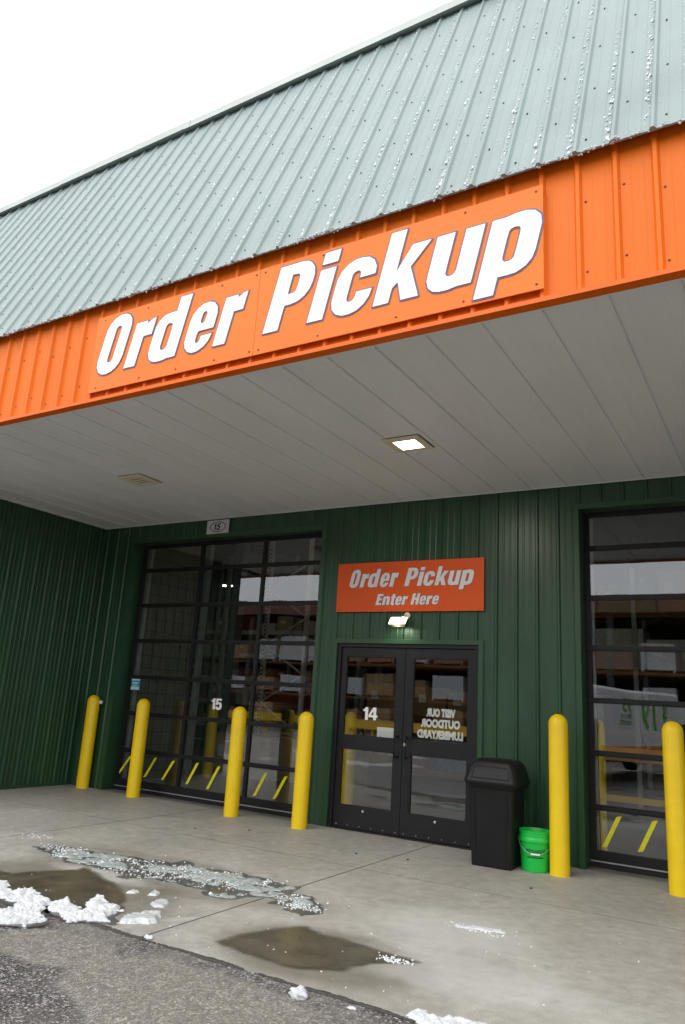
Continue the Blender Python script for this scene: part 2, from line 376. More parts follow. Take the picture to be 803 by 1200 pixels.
# ------------------------------------------------------------------ lettering from signed distance shapes
def s_box(X, Z, x0, z0, x1, z1, r=0):
    cx, cz = (x0 + x1) / 2, (z0 + z1) / 2; hx, hz = (x1 - x0) / 2, (z1 - z0) / 2; r = min(r, hx, hz)
    qx = np.abs(X - cx) - hx + r; qz = np.abs(Z - cz) - hz + r
    return np.hypot(np.maximum(qx, 0), np.maximum(qz, 0)) + np.minimum(np.maximum(qx, qz), 0) - r
def s_poly(X, Z, P):
    d = np.full(X.shape, 1e9); inside = np.zeros(X.shape, bool); n = len(P)
    for i in range(n):
        ax, az = P[i]; bx, bz = P[(i + 1) % n]; ex, ez = bx - ax, bz - az
        t = np.clip(((X - ax) * ex + (Z - az) * ez) / (ex * ex + ez * ez), 0, 1)
        d = np.minimum(d, np.hypot(X - ax - t * ex, Z - az - t * ez))
        c = ((az > Z) != (bz > Z)); inside ^= c & (X < (bx - ax) * (Z - az) / ((bz - az) if abs(bz - az) > 1e-12 else 1e-12) + ax)
    return np.where(inside, -d, d)
mn, mxx = np.minimum, np.maximum
def glyph(ch, X, Z):
    B = lambda *a, **k: s_box(X, Z, *a, **k)
    if ch == 'O': return mxx(B(0, -.012, .318, .562, r=.152), -B(.125, .10, .195, .45, r=.033)), .318
    if ch == 'r': return mn(B(0, 0, .135, .42), mxx(mxx(B(.085, -.1, .5, .432, r=.16), X - .235), .275 - Z)), .235
    if ch == 'd': return mn(B(.212, 0, .344, .56), mxx(mxx(B(0, -.012, .33, .432, r=.13), X - .30), -B(.13, .088, .212, .332, r=.036))), .344
    if ch == 'e':
        g = mxx(B(0, -.012, .292, .432, r=.142), -B(.122, .243, .176, .350, r=.026)); g = mxx(g, -mn(B(.122, .07, .176, .178, r=.026), B(.145, .128, .5, .178)))
        return g, .292
    if ch == 'P': return mn(B(0, 0, .143, .55), mxx(mxx(B(-.2, .2, .36, .55, r=.15), -X), -mn(B(.143, .293, .222, .457, r=.036), B(.143, .293, .18, .457)))), .36
    if ch == 'i': return mn(B(0, 0, .138, .42), B(0, .463, .138, .562)), .138
    if ch == 'c': return mxx(mxx(B(0, -.012, .330, .432, r=.150), -B(.128, .088, .202, .332, r=.036)), -B(.165, .158, .6, .268)), .33
    if ch == 'k': return mn(B(0, 0, .13, .56), s_poly(X, Z, [(.10, .16), (.215, .42), (.365, .42), (.245, .245), (.372, 0), (.232, 0), (.168, .148), (.12, .10)])), .37
    if ch == 'u': return mn(B(.212, 0, .347, .42), mxx(mxx(mxx(B(0, -.012, .32, .9, r=.128), Z - .42), X - .30), -B(.133, .088, .212, .9, r=.038))), .347
    if ch == 'n': return mn(B(0, 0, .135, .42), mxx(mxx(mxx(B(.03, -.5, .347, .432, r=.128), -Z), .05 - X), -B(.135, -.5, .214, .332, r=.038))), .347
    if ch == 'p': return mn(B(0, -.135, .132, .42), mxx(mxx(B(.02, -.012, .345, .432, r=.13), .05 - X), -B(.132, .088, .214, .332, r=.036))), .345
    if ch == 'E': return mn(mn(B(0, 0, .14, .55), B(0, 0, .29, .105)), mn(B(0, .23, .275, .33), B(0, .445, .29, .55))), .29
    if ch == 'H': return mn(mn(B(0, 0, .14, .55), B(.225, 0, .365, .55)), B(0, .225, .365, .335)), .365
    if ch == 't': return mn(mn(B(.045, .04, .178, .53), B(0, .335, .225, .42)), mxx(B(.045, -.008, .4, .3, r=.07), mxx(X - .225, Z - .085))), .225
def digit(ch, X, Z):
    B = lambda *a, **k: s_box(X, Z, *a, **k)
    if ch == '1': return mn(B(.085, 0, .205, .55), s_poly(X, Z, [(0, .37), (0, .45), (.06, .47), (.10, .55), (.15, .55), (.15, .37)])), .205
    if ch == '4': return mxx(mn(s_poly(X, Z, [(0, .12), (0, .23), (.19, .55), (.32, .55), (.32, 0), (.205, 0), (.205, .12)]), B(.28, .12, .375, .22)), -s_poly(X, Z, [(.095, .22), (.205, .40), (.205, .22)])), .375
    if ch == '5':
        g = mxx(mxx(B(0, -.012, .345, .375, r=.14), -B(.12, .095, .225, .275, r=.05)), -mxx(mxx(X - .12, .165 - Z), -B(-1, -1, 0, 2)))
        g = mn(mxx(mxx(B(0, -.012, .345, .375, r=.14), -B(.12, .095, .225, .275, r=.05)), -B(-.1, .155, .12, .235)), mn(B(.025, .235, .13, .55), B(.025, .445, .33, .55)))
        return g, .345
_gl = glyph
def glyph(ch, X, Z): return digit(ch, X, Z) if ch in '145' else _gl(ch, X, Z)
def number(s_, x, z, h, y, mtl, parent, shear=0, gap=.03, name='door_number', sx=1.2):
    k = h / .55; g = .006; xs = np.arange(-.06, .46, g); zs = np.arange(-.1, .63, g); X, Z = np.meshgrid(xs, zs); out = []
    for ch in s_:
        F, w = glyph(ch, X, Z)
        out += [[(x + (px * sx + shear * pz) * k, z + pz * k) for px, pz in simplify(L, .0012)] for L in contours(F, xs, zs, 0)]
        x += (w * sx + gap) * k
    return loops_to_mesh(name, out, .001, mtl, parent, facing(0, y, 0))
def contours(F, xs, zs, lev):
    """marching squares, linked into closed loops"""
    G = F - lev; seg = {}
    nz, nx = G.shape
    def ed(i, j, k):
        # vertex on an edge, keyed exactly
        if k == 0: a, b, p, q = G[j, i], G[j, i + 1], (xs[i], zs[j]), (xs[i + 1], zs[j]); key = (0, i, j)
        elif k == 1: a, b, p, q = G[j, i + 1], G[j + 1, i + 1], (xs[i + 1], zs[j]), (xs[i + 1], zs[j + 1]); key = (1, i + 1, j)
        elif k == 2: a, b, p, q = G[j + 1, i], G[j + 1, i + 1], (xs[i], zs[j + 1]), (xs[i + 1], zs[j + 1]); key = (0, i, j + 1)
        else: a, b, p, q = G[j, i], G[j + 1, i], (xs[i], zs[j]), (xs[i], zs[j + 1]); key = (1, i, j)
        t = a / (a - b) if a != b else .5
        return key, (p[0] + (q[0] - p[0]) * t, p[1] + (q[1] - p[1]) * t)
    ins = G < 0
    code = ins[:-1, :-1] * 1 + ins[:-1, 1:] * 2 + ins[1:, 1:] * 4 + ins[1:, :-1] * 8
    T = {1: [(3, 0)], 2: [(0, 1)], 3: [(3, 1)], 4: [(1, 2)], 5: [(3, 0), (1, 2)], 6: [(0, 2)], 7: [(3, 2)], 8: [(2, 3)], 9: [(2, 0)], 10: [(0, 1), (2, 3)], 11: [(2, 1)], 12: [(1, 3)], 13: [(1, 0)], 14: [(0, 3)]}
    pos = {}; nxt = {}
    for j, i in np.argwhere((code > 0) & (code < 15)):
        for a, b in T[int(code[j, i])]:
            ka, pa = ed(i, j, a); kb, pb = ed(i, j, b); pos[ka] = pa; pos[kb] = pb; nxt[ka] = kb
    loops = []; left = set(nxt)
    while left:
        k = next(iter(left)); L = []
        while k in left: left.discard(k); L.append(pos[k]); k = nxt[k]
        if len(L) > 5: loops.append(L)
    return loops
def simplify(L, tol):
    out = [L[0]]
    for i in range(1, len(L) - 1):
        a, p, b = out[-1], L[i], L[i + 1]
        d = abs((b[0] - a[0]) * (a[1] - p[1]) - (a[0] - p[0]) * (b[1] - a[1])) / (math.hypot(b[0] - a[0], b[1] - a[1]) + 1e-9)
        if d > tol or math.hypot(p[0] - a[0], p[1] - a[1]) > .06: out.append(p)
    return out
def loops_to_mesh(name, loops, ext, mtl, parent, T):
    cu = bpy.data.curves.new(name, 'CURVE'); cu.dimensions = '2D'; cu.fill_mode = 'BOTH'; cu.extrude = ext
    for L in loops:
        s = cu.splines.new('POLY'); s.points.add(len(L) - 1)
        s.points.foreach_set('co', [c for p in L for c in (p[0], p[1], 0, 1)]); s.use_cyclic_u = True
    return curve_to_mesh(name, cu, mtl, parent, T)
def curve_to_mesh(name, cu, mtl, parent, T):
    tmp = bpy.data.objects.new('tmp', cu); COL.objects.link(tmp)
    dg = bpy.context.evaluated_depsgraph_get(); dg.update()
    me = bpy.data.meshes.new_from_object(tmp.evaluated_get(dg)); me.name = name
    bpy.data.objects.remove(tmp); bpy.data.curves.remove(cu)
    me.transform(T); me.materials.clear(); me.materials.append(mtl)
    o = bpy.data.objects.new(name, me); COL.objects.link(o)
    if parent: o.parent = parent
    return o
# text plane facing -Y: curve x->X, y->Z, thickness along Y
def facing(x, y, z): return Matrix.Translation((x, y, z)) @ Matrix.Rotation(R(90), 4, 'X')
def headline(items, scale, base, shear, y, name, parent, m_fill, m_line, ow, ext=.002):
    """items: (char, x of its left edge at the baseline, x stretch)"""
    A = []; Bl = []
    g = .005
    xs = np.arange(-.06, .46, g); zs = np.arange(-.2, .63, g); X, Z = np.meshgrid(xs, zs)
    for ch, x, st in items:
        F, w = glyph(ch, X, Z)
        for lev, dst in ((0, A), (ow, Bl)):
            for L in contours(F, xs, zs, lev):
                L = simplify(L, .0012)
                dst.append([(x + (px * st + shear * pz) * scale, base + pz * scale) for px, pz in L])
    a = loops_to_mesh(name, A, ext, m_fill, parent, facing(0, y - .004, 0))
    b = loops_to_mesh('letter_outline', Bl, ext * .5, m_line, a, facing(0, y, 0))
    return a
def text(name, s, size, mtl, parent, T, shear=0, offset=0, ext=.001, align='LEFT', sx=1, spacing=1, mirror=False):
    cu = bpy.data.curves.new(name, 'FONT'); cu.body = s; cu.size = size; cu.shear = shear; cu.offset = offset; cu.extrude = ext; cu.align_x = align; cu.space_character = spacing; cu.resolution_u = 3
    return curve_to_mesh(name, cu, mtl, parent, T @ Matrix.Diagonal((-sx if mirror else sx, 1, 1, 1)))

# ------------------------------------------------------------------ ground
g = MB(); g.add([(-400, -400, -.008), (400, -400, -.008), (400, 400, -.008), (-400, 400, -.008)], [(0, 1, 2, 3)])
tag(g.build('asphalt_ground', M['asphalt']), kind='structure')
pv = MB()
xs_ = [-14.0, -8.01, -4.88, -1.75, 1.385, 4.51, 7.64, 10.8, 14.0]
for i in range(len(xs_) - 1):
    for (y0, y1) in ((-4.42, -1.69), (-1.69, .0)):
        if xs_[i] < -4.9 and y0 > -4: continue
        if xs_[i] < -4.9: y1 = -3.1
        pv.box(xs_[i] + .006, xs_[i + 1] - .006, y0 + .006, y1 - .006, -.15, 0)
o = tag(pv.build('pavement', M['concrete'], bevel=.0015), kind='structure')
js = MB()
for x in xs_[1:-1]: js.box(x - .0055, x + .0055, -4.41 if x > -4.9 else -1.68, -.006, -.03, -.001)
js.box(-14, 14, -1.696, -1.684, -.03, -.0012)
tag(js.build('pavement_joint', M['ink']), kind='structure')
fl = MB(); fl.box(-11.9, 11.9, 0.0, 15.9, -.15, -.002)
tag(fl.build('interior_floor', M['floor']), kind='structure')

# ------------------------------------------------------------------ the building
BX = -4.62          # face of the side wall at left
H = 3.98            # soffit
bld = empty('warehouse_building', (0, 0, 0))
tag(bld, 'dark green steel warehouse with orange fascia and sloped sage metal roof over a covered entry', 'building')
# front wall: ribs along z, out along -y
fw = lambda u, v, w: (u, -w, v)
wl = MB()
WP = dict(anchor=.193, period=.2365, h=.020, thick=.10, base=.046, top=.020, minor=.003)
for (x0, x1, z0, z1) in ((BX, -3.97, 0, H), (-3.97, -.30, 3.705, H), (-.30, -.06, 0, H), (-.06, 1.93, 2.20, H), (1.93, 2.99, 0, H), (2.99, 6.9, 3.705, H), (6.9, 12, 0, H)):
    sheet(wl, fw, x0, x1, z0, z1, **WP)
wall = wl.build('wall', M['green'], bld)
# side wall at left, ribs out along +x
sw = MB(); sheet(sw, lambda u, v, w: (BX + w, u, v), -3.18, 0.0, 0, H, anchor=-.084, period=.222, h=.022, thick=.10, base=.05, top=.02, minor=.004)
sheet(sw, lambda u, v, w: (u, -3.155 - w, v), -12, BX - .02, 0, H, anchor=0, period=.2315, h=.022, thick=.10)
sw.build('wall', M['green'], bld)
# base trim angle along side wall and screws on the walls
bt = MB(); bt.box(BX, BX + .028, -3.17, -.001, .001, .045)
bt.build('base_trim', M['greentrim'], bld)
sc_ = MB()
for k in range(-19, 45):
    x = .193 + k * .2365 + .04
    for z in (3.55, 2.38, 1.25, .18):
        if -4.5 < x < -4.0 or -.28 < x < -.08 or 1.97 < x < 2.95 or (z > 2.3 and -.05 < x < 1.9 and z < 3.6) :
            if not (2.5 < z < 3.3 and -.05 < x < 1.95): sc_.lathe([(.0075, 0), (.0075, .004), (.004, .007)], 8, T=Matrix.Translation((x, -.001, z)) @ Matrix.Rotation(R(90), 4, 'X'))
tag(sc_.build('screws', M['green'], wall), kind='stuff')
# back shell of the warehouse
sh = MB()
sh.box(-12.1, -12.0, -3.9, 16.1, 0, 8.1); sh.box(12.0, 12.1, -3.9, 16.1, 0, 8.1); sh.box(-12, 12, 16.0, 16.1, 0, 8.1)
sh.box(-12, 12, .12, .2, H + .06, 8.1)      # upper wall above the canopy
sh.build('wall', M['darkwall'], bld)
rf = MB(); rf.box(-12.1, 12.1, -2.5, 16.1, 8.1, 8.2); rf.build('flat_roof', M['darkwall'], bld)
# interior block partition beside the left overhead door
ib = MB(); ib.box(-4.5, -4.1, .42, 1.78, 0, 4.4); ib.build('block_wall', M['block'], bld)
cl = MB(); cl.box(-11.9, 11.9, .3, 15.9, 6.3, 6.4)
for x in range(-11, 12, 2): cl.box(x, x + .1, .3, 15.9, 5.95, 6.299)
cl.build('ceiling', M['darkwall'], bld)

# soffit: flat panels with seams every .411, running out from the wall
so = MB()
k0 = -42
for k in range(k0, 22):
    a = 4.125 + k * .4108; b = a + .4108
    if b < -12 or a > 12: continue
    yb = -.001 if b > BX + .05 else -3.157
    if yb > -1: a = max(a, BX + .001)
    else: b = min(b, BX)
    w = b - a
    # stepped lap at the seam, three shallow beads between
    P = [(a, .0), (a + .005, -.009), (a + .016, -.009), (a + .019, .008), (a + .027, .008), (a + .030, 0)]
    for j in (1, 2, 3):
        c = a + .02 + w * j / 4; P += [(c - .012, 0), (c - .004, .0022), (c + .004, .0022), (c + .012, 0)]
    P.append((b, 0))
    n = len(P); vs_ = []
    for y in (-3.955, yb): vs_ += [(u, y, H + .01 + h_) for u, h_ in P] + [(u, y, H + .05) for u, h_ in P]
    f = []
    for i in range(n - 1): f += [(i, i + 1, 2 * n + i + 1, 2 * n + i), (n + i, 3 * n + i, 3 * n + i + 1, n + i + 1)]
    f += [(0, 2 * n, 3 * n, n), (n - 1, 2 * n - 1, 4 * n - 1, 3 * n - 1)]
    so.add(vs_, f)
soff = so.build('soffit', M['soffit'], bld)
jt = MB(); jt.box(-12, 12, -3.957, -3.90, H - .006, H + .008); jt.box(BX + .03, 12, -.030, -.022, H - .004, H + .006); jt.build('channel_trim', M['soffit'], soff)

# fascia
fz0, fz1 = 3.992, 5.02
fa = MB(); sheet(fa, lambda u, v, w: (u, -3.985 - w, v), -12, 12, fz0, fz1, anchor=4.46, period=.2315, h=.024, thick=.02, minor=.0015)
fas = fa.build('fascia', M['orange'], bld)
ft = MB(); ft.box(-12, 1.49, -4.03, -3.958, 3.952, 3.990); ft.box(1.494, 12, -4.03, -3.958, 3.952, 3.990)
ft.box(-12, 12, -4.042, -4.031, 3.952, 3.972)
ft.build('fascia_trim', M['orangetrim'], fas)
fs = MB()
for k in range(-66, 33):
    x = 4.46 + k * .2315 + .045
    for z in (4.12, 4.62):
        if (-.47 < x < 3.82) and z > 4.03: 
            continue
        fs.lathe([(.006, 0), (.008, .004), (.004, .008)], 8, T=Matrix.Translation((x, -3.984, z + .05 * ((k * 7) % 3 - 1))) @ Matrix.Rotation(R(90), 4, 'X'))
tag(fs.build('screws', M['shedbrown'], fas), kind='stuff')

# mansard roof
E0 = Vector((0, -4.075, 4.925)); E1 = Vector((0, -2.62, 8.33)); SL = (E1 - E0).length; sv = (E1 - E0).normalized(); nv = Vector((0, -sv.z, sv.y))
rfn = lambda u, v, w: (u, E0.y + sv.y * v + nv.y * w, E0.z + sv.z * v + nv.z * w)
rm = MB(); sheet(rm, rfn, -12, 12, 0, SL, anchor=4.463, period=.2315, h=.020, thick=.012, base=.046, top=.018, minor=.003)
roof = rm.build('roof', M['roof'], bld)
rc = MB()
x = -12.0; jn = 0
for xe in (-9.4, -6.4, -3.35, -1.05, 2.9, 5.9, 8.9, 12.0):
    dz = .006 * (jn % 2); jn += 1
    # folded flashing: sloping face, upright face, back fold
    ring = [(-2.735 - dz, 8.245), (-2.73, 8.262), (-2.660 - dz, 8.30), (-2.640 - dz, 8.455 + dz), (-2.44, 8.475 + dz), (-2.44, 8.40), (-2.60, 8.36), (-2.64, 8.285)]
    rc.loft([[(x - (.03 if jn > 1 else 0), a, b) for a, b in ring], [(xe, a, b) for a, b in ring]])
    x = xe
rc.build('ridge_cap', M['ridge'], roof, bevel=.004)
rs = MB(); random.seed(3)
for k in range(-48, 12):
    xr = 4.463 + k * .2315
    for j in range(6):
        v = .12 + j * .68 + (.34 if k % 2 else 0) + random.uniform(-.03, .03)
        if v < SL - .05:
            for off in (.07,):
                c = Vector(rfn(xr + off + random.uniform(-.008, .008), v, .0))
                q = nv.to_track_quat('Z', 'Y').to_matrix().to_4x4()
                rs.lathe([(.009, 0), (.009, .003), (.006, .004), (.005, .009)], 7, T=Matrix.Translation(c) @ q)
tag(rs.build('screws', M['ink'], roof), kind='stuff')

# ------------------------------------------------------------------ ice on the roof
def ico():
    bm = bmesh.new(); bmesh.ops.create_icosphere(bm, subdivisions=1, radius=1); v = np.array([p.co[:] for p in bm.verts]); f = [tuple(x.index for x in q.verts) for q in bm.faces]; bm.free(); return v, f
ICV, ICF = ico()
class Beads:
    def __init__(s): s.v = []; s.f = []; s.n = 0
    def add(s, c, r, sq=(1, 1, 1), Rm=None):
        V = ICV * (np.array(sq) * r) * (1 + .28 * rng.standard_normal((12, 1)))
        if Rm is None:
            a = rng.uniform(0, 6.28); Rm = np.array([[math.cos(a), -math.sin(a), 0], [math.sin(a), math.cos(a), 0], [0, 0, 1]])
        V = V @ Rm.T + np.array(c); s.v.append(V); s.f += [(a + s.n, b + s.n, c_ + s.n) for a, b, c_ in ICF]; s.n += 12
    def build(s, name, m, parent=None):
        me = bpy.data.meshes.new(name); me.from_pydata(np.concatenate(s.v).tolist(), [], s.f); me.materials.append(m); me.shade_smooth()
        o = bpy.data.objects.new(name, me); COL.objects.link(o)
        if parent: o.parent = parent
        return o
Rroof = np.array([[1, 0, 0], [0, sv.y, sv.z], [0, nv.y, nv.z]]).T
bd = Beads()
for k in range(-44, 8):
    xr = 4.463 + k * .2315; ph = rng.uniform(0, 10); dens = rng.uniform(.55, 1.1) * (1 if k % 2 == 0 else .65)
    v = .02
    while v < SL - .1:
        v += rng.uniform(.006, .026) / dens
        c = .5 + .5 * math.sin(v * 2.3 + ph) + .35 * math.sin(v * 9 + 2 * ph)
        if rng.uniform() > .35 + .5 * c: continue
        r = (rng.uniform(.003, .0075) if rng.uniform() < .85 else rng.uniform(.008, .012)) * (1.2 - .25 * v / SL)
        p = rfn(xr - .036 + rng.normal(0, .010), v, rng.uniform(.000, .004)); bd.add(p, r, (1, 1.7, .7), Rroof)
# stray drops on the pans
for _ in range(3800):
    k = rng.integers(-44, 8); xr = 4.463 + k * .2315
    p = rfn(xr + rng.uniform(.03, .2), rng.uniform(0, 1) ** 1.3 * SL, .001); bd.add(p, rng.uniform(.0018, .004), (1, 1.4, .6), Rroof)
tag(bd.build('roof_ice', M['ice']), 'beads of ice and frozen drops clinging along the ribs of the sage metal roof', 'ice', kind='stuff')
eb = Beads()
for _ in range(1900):
    xx = rng.uniform(-6.5, 5.6); q = .5 + .5 * math.sin(xx * 5.1) * math.sin(xx * 1.7 + 1)
    if rng.uniform() > .12 + .88 * q ** 1.5: continue
    eb.add(rfn(xx, rng.uniform(-.010, .014), rng.uniform(-.014, .018)), rng.uniform(.003, .0095), (1.2, 1, 1), Rroof)
tag(eb.build('eave_ice', M['snow']), 'crust of white ice hanging along the ragged lower edge of the metal roof', 'ice', kind='stuff')

# ------------------------------------------------------------------ overhead doors
def tape(mb, xb, zb, xt, zt, y, w=.052):
    mb.add([(xb - w / 2, y, zb), (xb + w / 2, y, zb + .012), (xt + w / 2, y, zt), (xt - w / 2, y, zt - .012), (xb - w / 2, y + .0015, zb), (xb + w / 2, y + .0015, zb + .012), (xt + w / 2, y + .0015, zt), (xt - w / 2, y + .0015, zt - .012)],
           [(0, 1, 2, 3), (7, 6, 5, 4), (0, 4, 5, 1), (1, 5, 6, 2), (2, 6, 7, 3), (3, 7, 4, 0)])
def overhead_door(x0, x1, mull, zt=3.70, label=None):
    """glazed sectional door standing .2 behind the wall; x0..x1 frame edges, mull = mullion centres"""
    Y0, Y1 = .19, .235
    m = MB()
    rows = [.05, .572, 1.105, 1.640, 2.190, 2.737, 3.292, zt]
    sw_ = .055
    for i in range(7):
        a, b = rows[i], rows[i + 1]; g_ = .003
        lo = .11 if i == 0 else .026; hi = .026 if i < 6 else .05
        m.box(x0, x0 + sw_, Y0, Y1, a + g_, b - g_); m.box(x1 - sw_, x1, Y0, Y1, a + g_, b - g_)
        m.box(x0 + sw_, x1 - sw_, Y0, Y1, a + g_, a + lo + g_); m.box(x0 + sw_, x1 - sw_, Y0, Y1, b - hi - g_, b - g_)
        for c in mull: m.box(c - .028, c + .028, Y0 - .003, Y1, a + lo + g_, b - hi - g_)
        m.box(x0 + .01, x1 - .01, Y0 - .009, Y0 - .0005, b - .016, b + .004) if i < 6 else None
    d = m.build('overhead_door', M['frame'], bld, bevel=.0015)
    if label: d['label'] = label
    gl = MB()
    for i in range(7):
        gl.box(x0 + sw_ - .005, x1 - sw_ + .005, Y0 + .018, Y0 + .024, rows[i] + .02, rows[i + 1] - .02)
    gl.build('glazing', M['glass'], d)
    s = MB(); s.box(x0, x1, Y0 + .005, Y1 - .005, .002, .05); s.build('bottom_seal', M['black'], d)
    s = MB(); s.box(x0, x1, Y0 - .012, Y0 - .001, .055, .066); s.build('weather_strip', M['galv'], d)
    for xx in (x0 + .02, x1 - .07): t = MB(); t.box(xx, xx + .05, Y1 + .06, Y1 + .11, .0, 3.9); t.build('door_track', M['galv'], d)
    return d
d1 = overhead_door(-3.87, -.38, [-2.64, -1.45])
for xb, zb, xt, zt in ((-3.83, .215, -3.62, .50), (-3.293, .222, -3.113, .517), (-2.943, .217, -2.762, .505), (-2.475, .208, -2.313, .515), (-2.092, .185, -1.922, .507), (-1.71, .19, -1.545, .505), (-1.282, .187, -1.12, .499), (-.959, .187, -.798, .488)):
    tp = MB(); tape(tp, xb, zb, xt, zt, .203); tp.build('tape_strip', M['tape'], d1)
number('15', -2.17, 1.25, .15, .205, M['white'], d1)
st = MB(); st.box(-3.80, -3.615, .201, .204, 1.445, 1.63); stk = st.build('window_sticker', M['sticker'], d1)
st = MB(); st.box(-3.798, -3.62, .199, .2005, 1.585, 1.622); st.box(-3.775, -3.655, .199, .2005, 1.535, 1.562); st.box(-3.798, -3.625, .199, .2005, 1.450, 1.495); st.box(-3.77, -3.66, .199, .2005, 1.503, 1.515)
st.build('sticker_print', M['stickerpale'], stk)
d2 = overhead_door(3.035, 6.80, [4.29, 5.54])
for xb, zb in ((3.170, .195), (3.511, .198), (3.93, .2), (4.45, .2), (4.83, .2), (5.2, .2)): tp = MB(); tape(tp, xb, zb, xb + .150, zb + .318, .203); tp.build('tape_strip', M['tape'], d2)
# jambs, heads and face trims of the openings
jm = MB()
def opening(x0, x1, z1, y1, w=.07, sill=False):
    jm.box(x0 - w, x0, -.028, -.0215, 0, z1 + w); jm.box(x1, x1 + w, -.028, -.0215, 0, z1 + w); jm.box(x0, x1, -.028, -.0215, z1, z1 + w)
    jm.box(x0 - .012, x0, -.0212, y1, 0, z1 + .012); jm.box(x1, x1 + .012, -.0212, y1, 0, z1 + .012); jm.box(x0, x1, -.0212, y1, z1, z1 + .012)
opening(-3.905, -.345, 3.70, .26, .065); opening(3.03, 6.83, 3.70, .26, .06)
jm.box(-3.904, -3.868, .236, .262, 0, 3.70); jm.box(-.382, -.346, .236, .262, 0, 3.70)
opening(-.005, 1.885, 2.185, .12, .055)
jm.build('opening_trim', M['greentrim'], bld, bevel=.002)
for a_, b_ in ((-3.868, -.382), (3.033, 6.80)): ss = MB(); ss.box(a_, b_, .17, .26, 3.665, 3.6985); ss.build('head_seal', M['black'], bld)

# ------------------------------------------------------------------ glazed double door
df = MB(); df.box(-.003, .045, .0, .11, 0, 2.14); df.box(1.835, 1.883, .0, .11, 0, 2.14); df.box(-.003, 1.883, .0, .11, 2.141, 2.183)
df.box(-.003, 1.883, -.005, .13, .0, .014)
df.build('door_frame', M['doorframe'], bld, bevel=.002)
def leaf(x0, x1, gx0, gx1):
    m = MB(); ya, yb = .028, .073
    m.box(x0, gx0, ya, yb, .02, 2.135); m.box(gx1, x1, ya, yb, .02, 2.135)
    m.box(gx0, gx1, ya, yb, .02, .265); m.box(gx0, gx1, ya, yb, .92, 1.07); m.box(gx0, gx1, ya, yb, 2.025, 2.135)
    l = m.build('door_leaf', M['doorframe'], bld, bevel=.0015)
    b = MB()
    for (za, zb_) in ((.265, .92), (1.07, 2.025)):   # glazing beads
        b.box(gx0, gx0 + .012, ya + .004, ya + .012, za, zb_); b.box(gx1 - .012, gx1, ya + .004, ya + .012, za, zb_); b.box(gx0 + .012, gx1 - .012, ya + .004, ya + .012, za, za + .012); b.box(gx0 + .012, gx1 - .012, ya + .004, ya + .012, zb_ - .012, zb_)
    b.build('glazing_bead', M['black'], l)
    g_ = MB(); g_.box(gx0 - .004, gx1 + .004, .048, .054, .26, .925); g_.box(gx0 - .004, gx1 + .004, .048, .054, 1.065, 2.03); g_.build('glazing', M['glass'], l)
    for i in range(6): r_ = MB(); r_.lathe([(.006, 0), (.006, .003), (.003, .005)], 8, T=Matrix.Translation((x0 + .05 + i * (x1 - x0 - .1) / 5, ya, .05)) @ Matrix.Rotation(R(90), 4, 'X')); r_.build('screw', M['steel'], l)
    r_ = MB()
    r_.lathe([(.014, 0), (.014, .003), (.008, .005)], 12, T=Matrix.Translation(((gx0 + gx1) / 2 - .02, ya, .222)) @ Matrix.Rotation(R(90), 4, 'X'))
    r_.build('door_stud', M['steel'], l)
    return l
L1 = leaf(.048, .938, .118, .83); L2 = leaf(.944, 1.832, 1.05, 1.748)
def pull(x, s, par):
    h = MB(); y = .028
    h.tube([(x, y + .002, 1.105), (x, y - .045, 1.105), (x + s * .01, y - .058, 1.10), (x + s * .012, y - .062, 1.085), (x + s * .012, y - .062, .895), (x + s * .01, y - .058, .88), (x, y - .045, .875), (x, y + .002, .875)], .0095, 10)
    h.lathe([(.018, 0), (.018, .006)], 14, T=Matrix.Translation((x, y, 1.105)) @ Matrix.Rotation(R(90), 4, 'X')); h.lathe([(.018, 0), (.018, .006)], 14, T=Matrix.Translation((x, y, .875)) @ Matrix.Rotation(R(90), 4, 'X'))
    h.build('handle', M['plast'], par, smooth=True)
pull(.878, -1, L1); pull(1.0, 1, L2)
lk = MB(); lk.lathe([(.021, 0), (.021, .006), (.014, .010), (.013, .016)], 18, T=Matrix.Translation((.972, .028, 1.02)) @ Matrix.Rotation(R(90), 4, 'X')); lk.build('lock', mat('brass lock', (.5, .42, .3), .35, .6), L2, smooth=True)
number('14', .385, 1.268, .15, .0455, M['white'], L1)
nb_ = MB(); nb_.box(.582, .832, .0565, .059, 1.073, 1.195); nb_.build('notice', M['notice'], L1)
nb_ = MB(); nb_.box(.615, .645, .0548, .0562, 1.087, 1.092); nb_.build('notice_print', M['ink'], L1)
for s_, cx, z, w_ in (('VISIT OUR', 1.405, 1.365, .42), ('OUTDOOR', 1.405, 1.243, .40), ('LUMBERYARD', 1.40, 1.120, .555)):
    sz = .118
    t_ = text('window_lettering', s_, sz, M['white'], L2, facing(cx, .0565, z), offset=.007, align='CENTER', mirror=True, sx=w_ / (len(s_) * .072))
# second, shadow layer of paint behind the lettering is left out: it cannot be seen

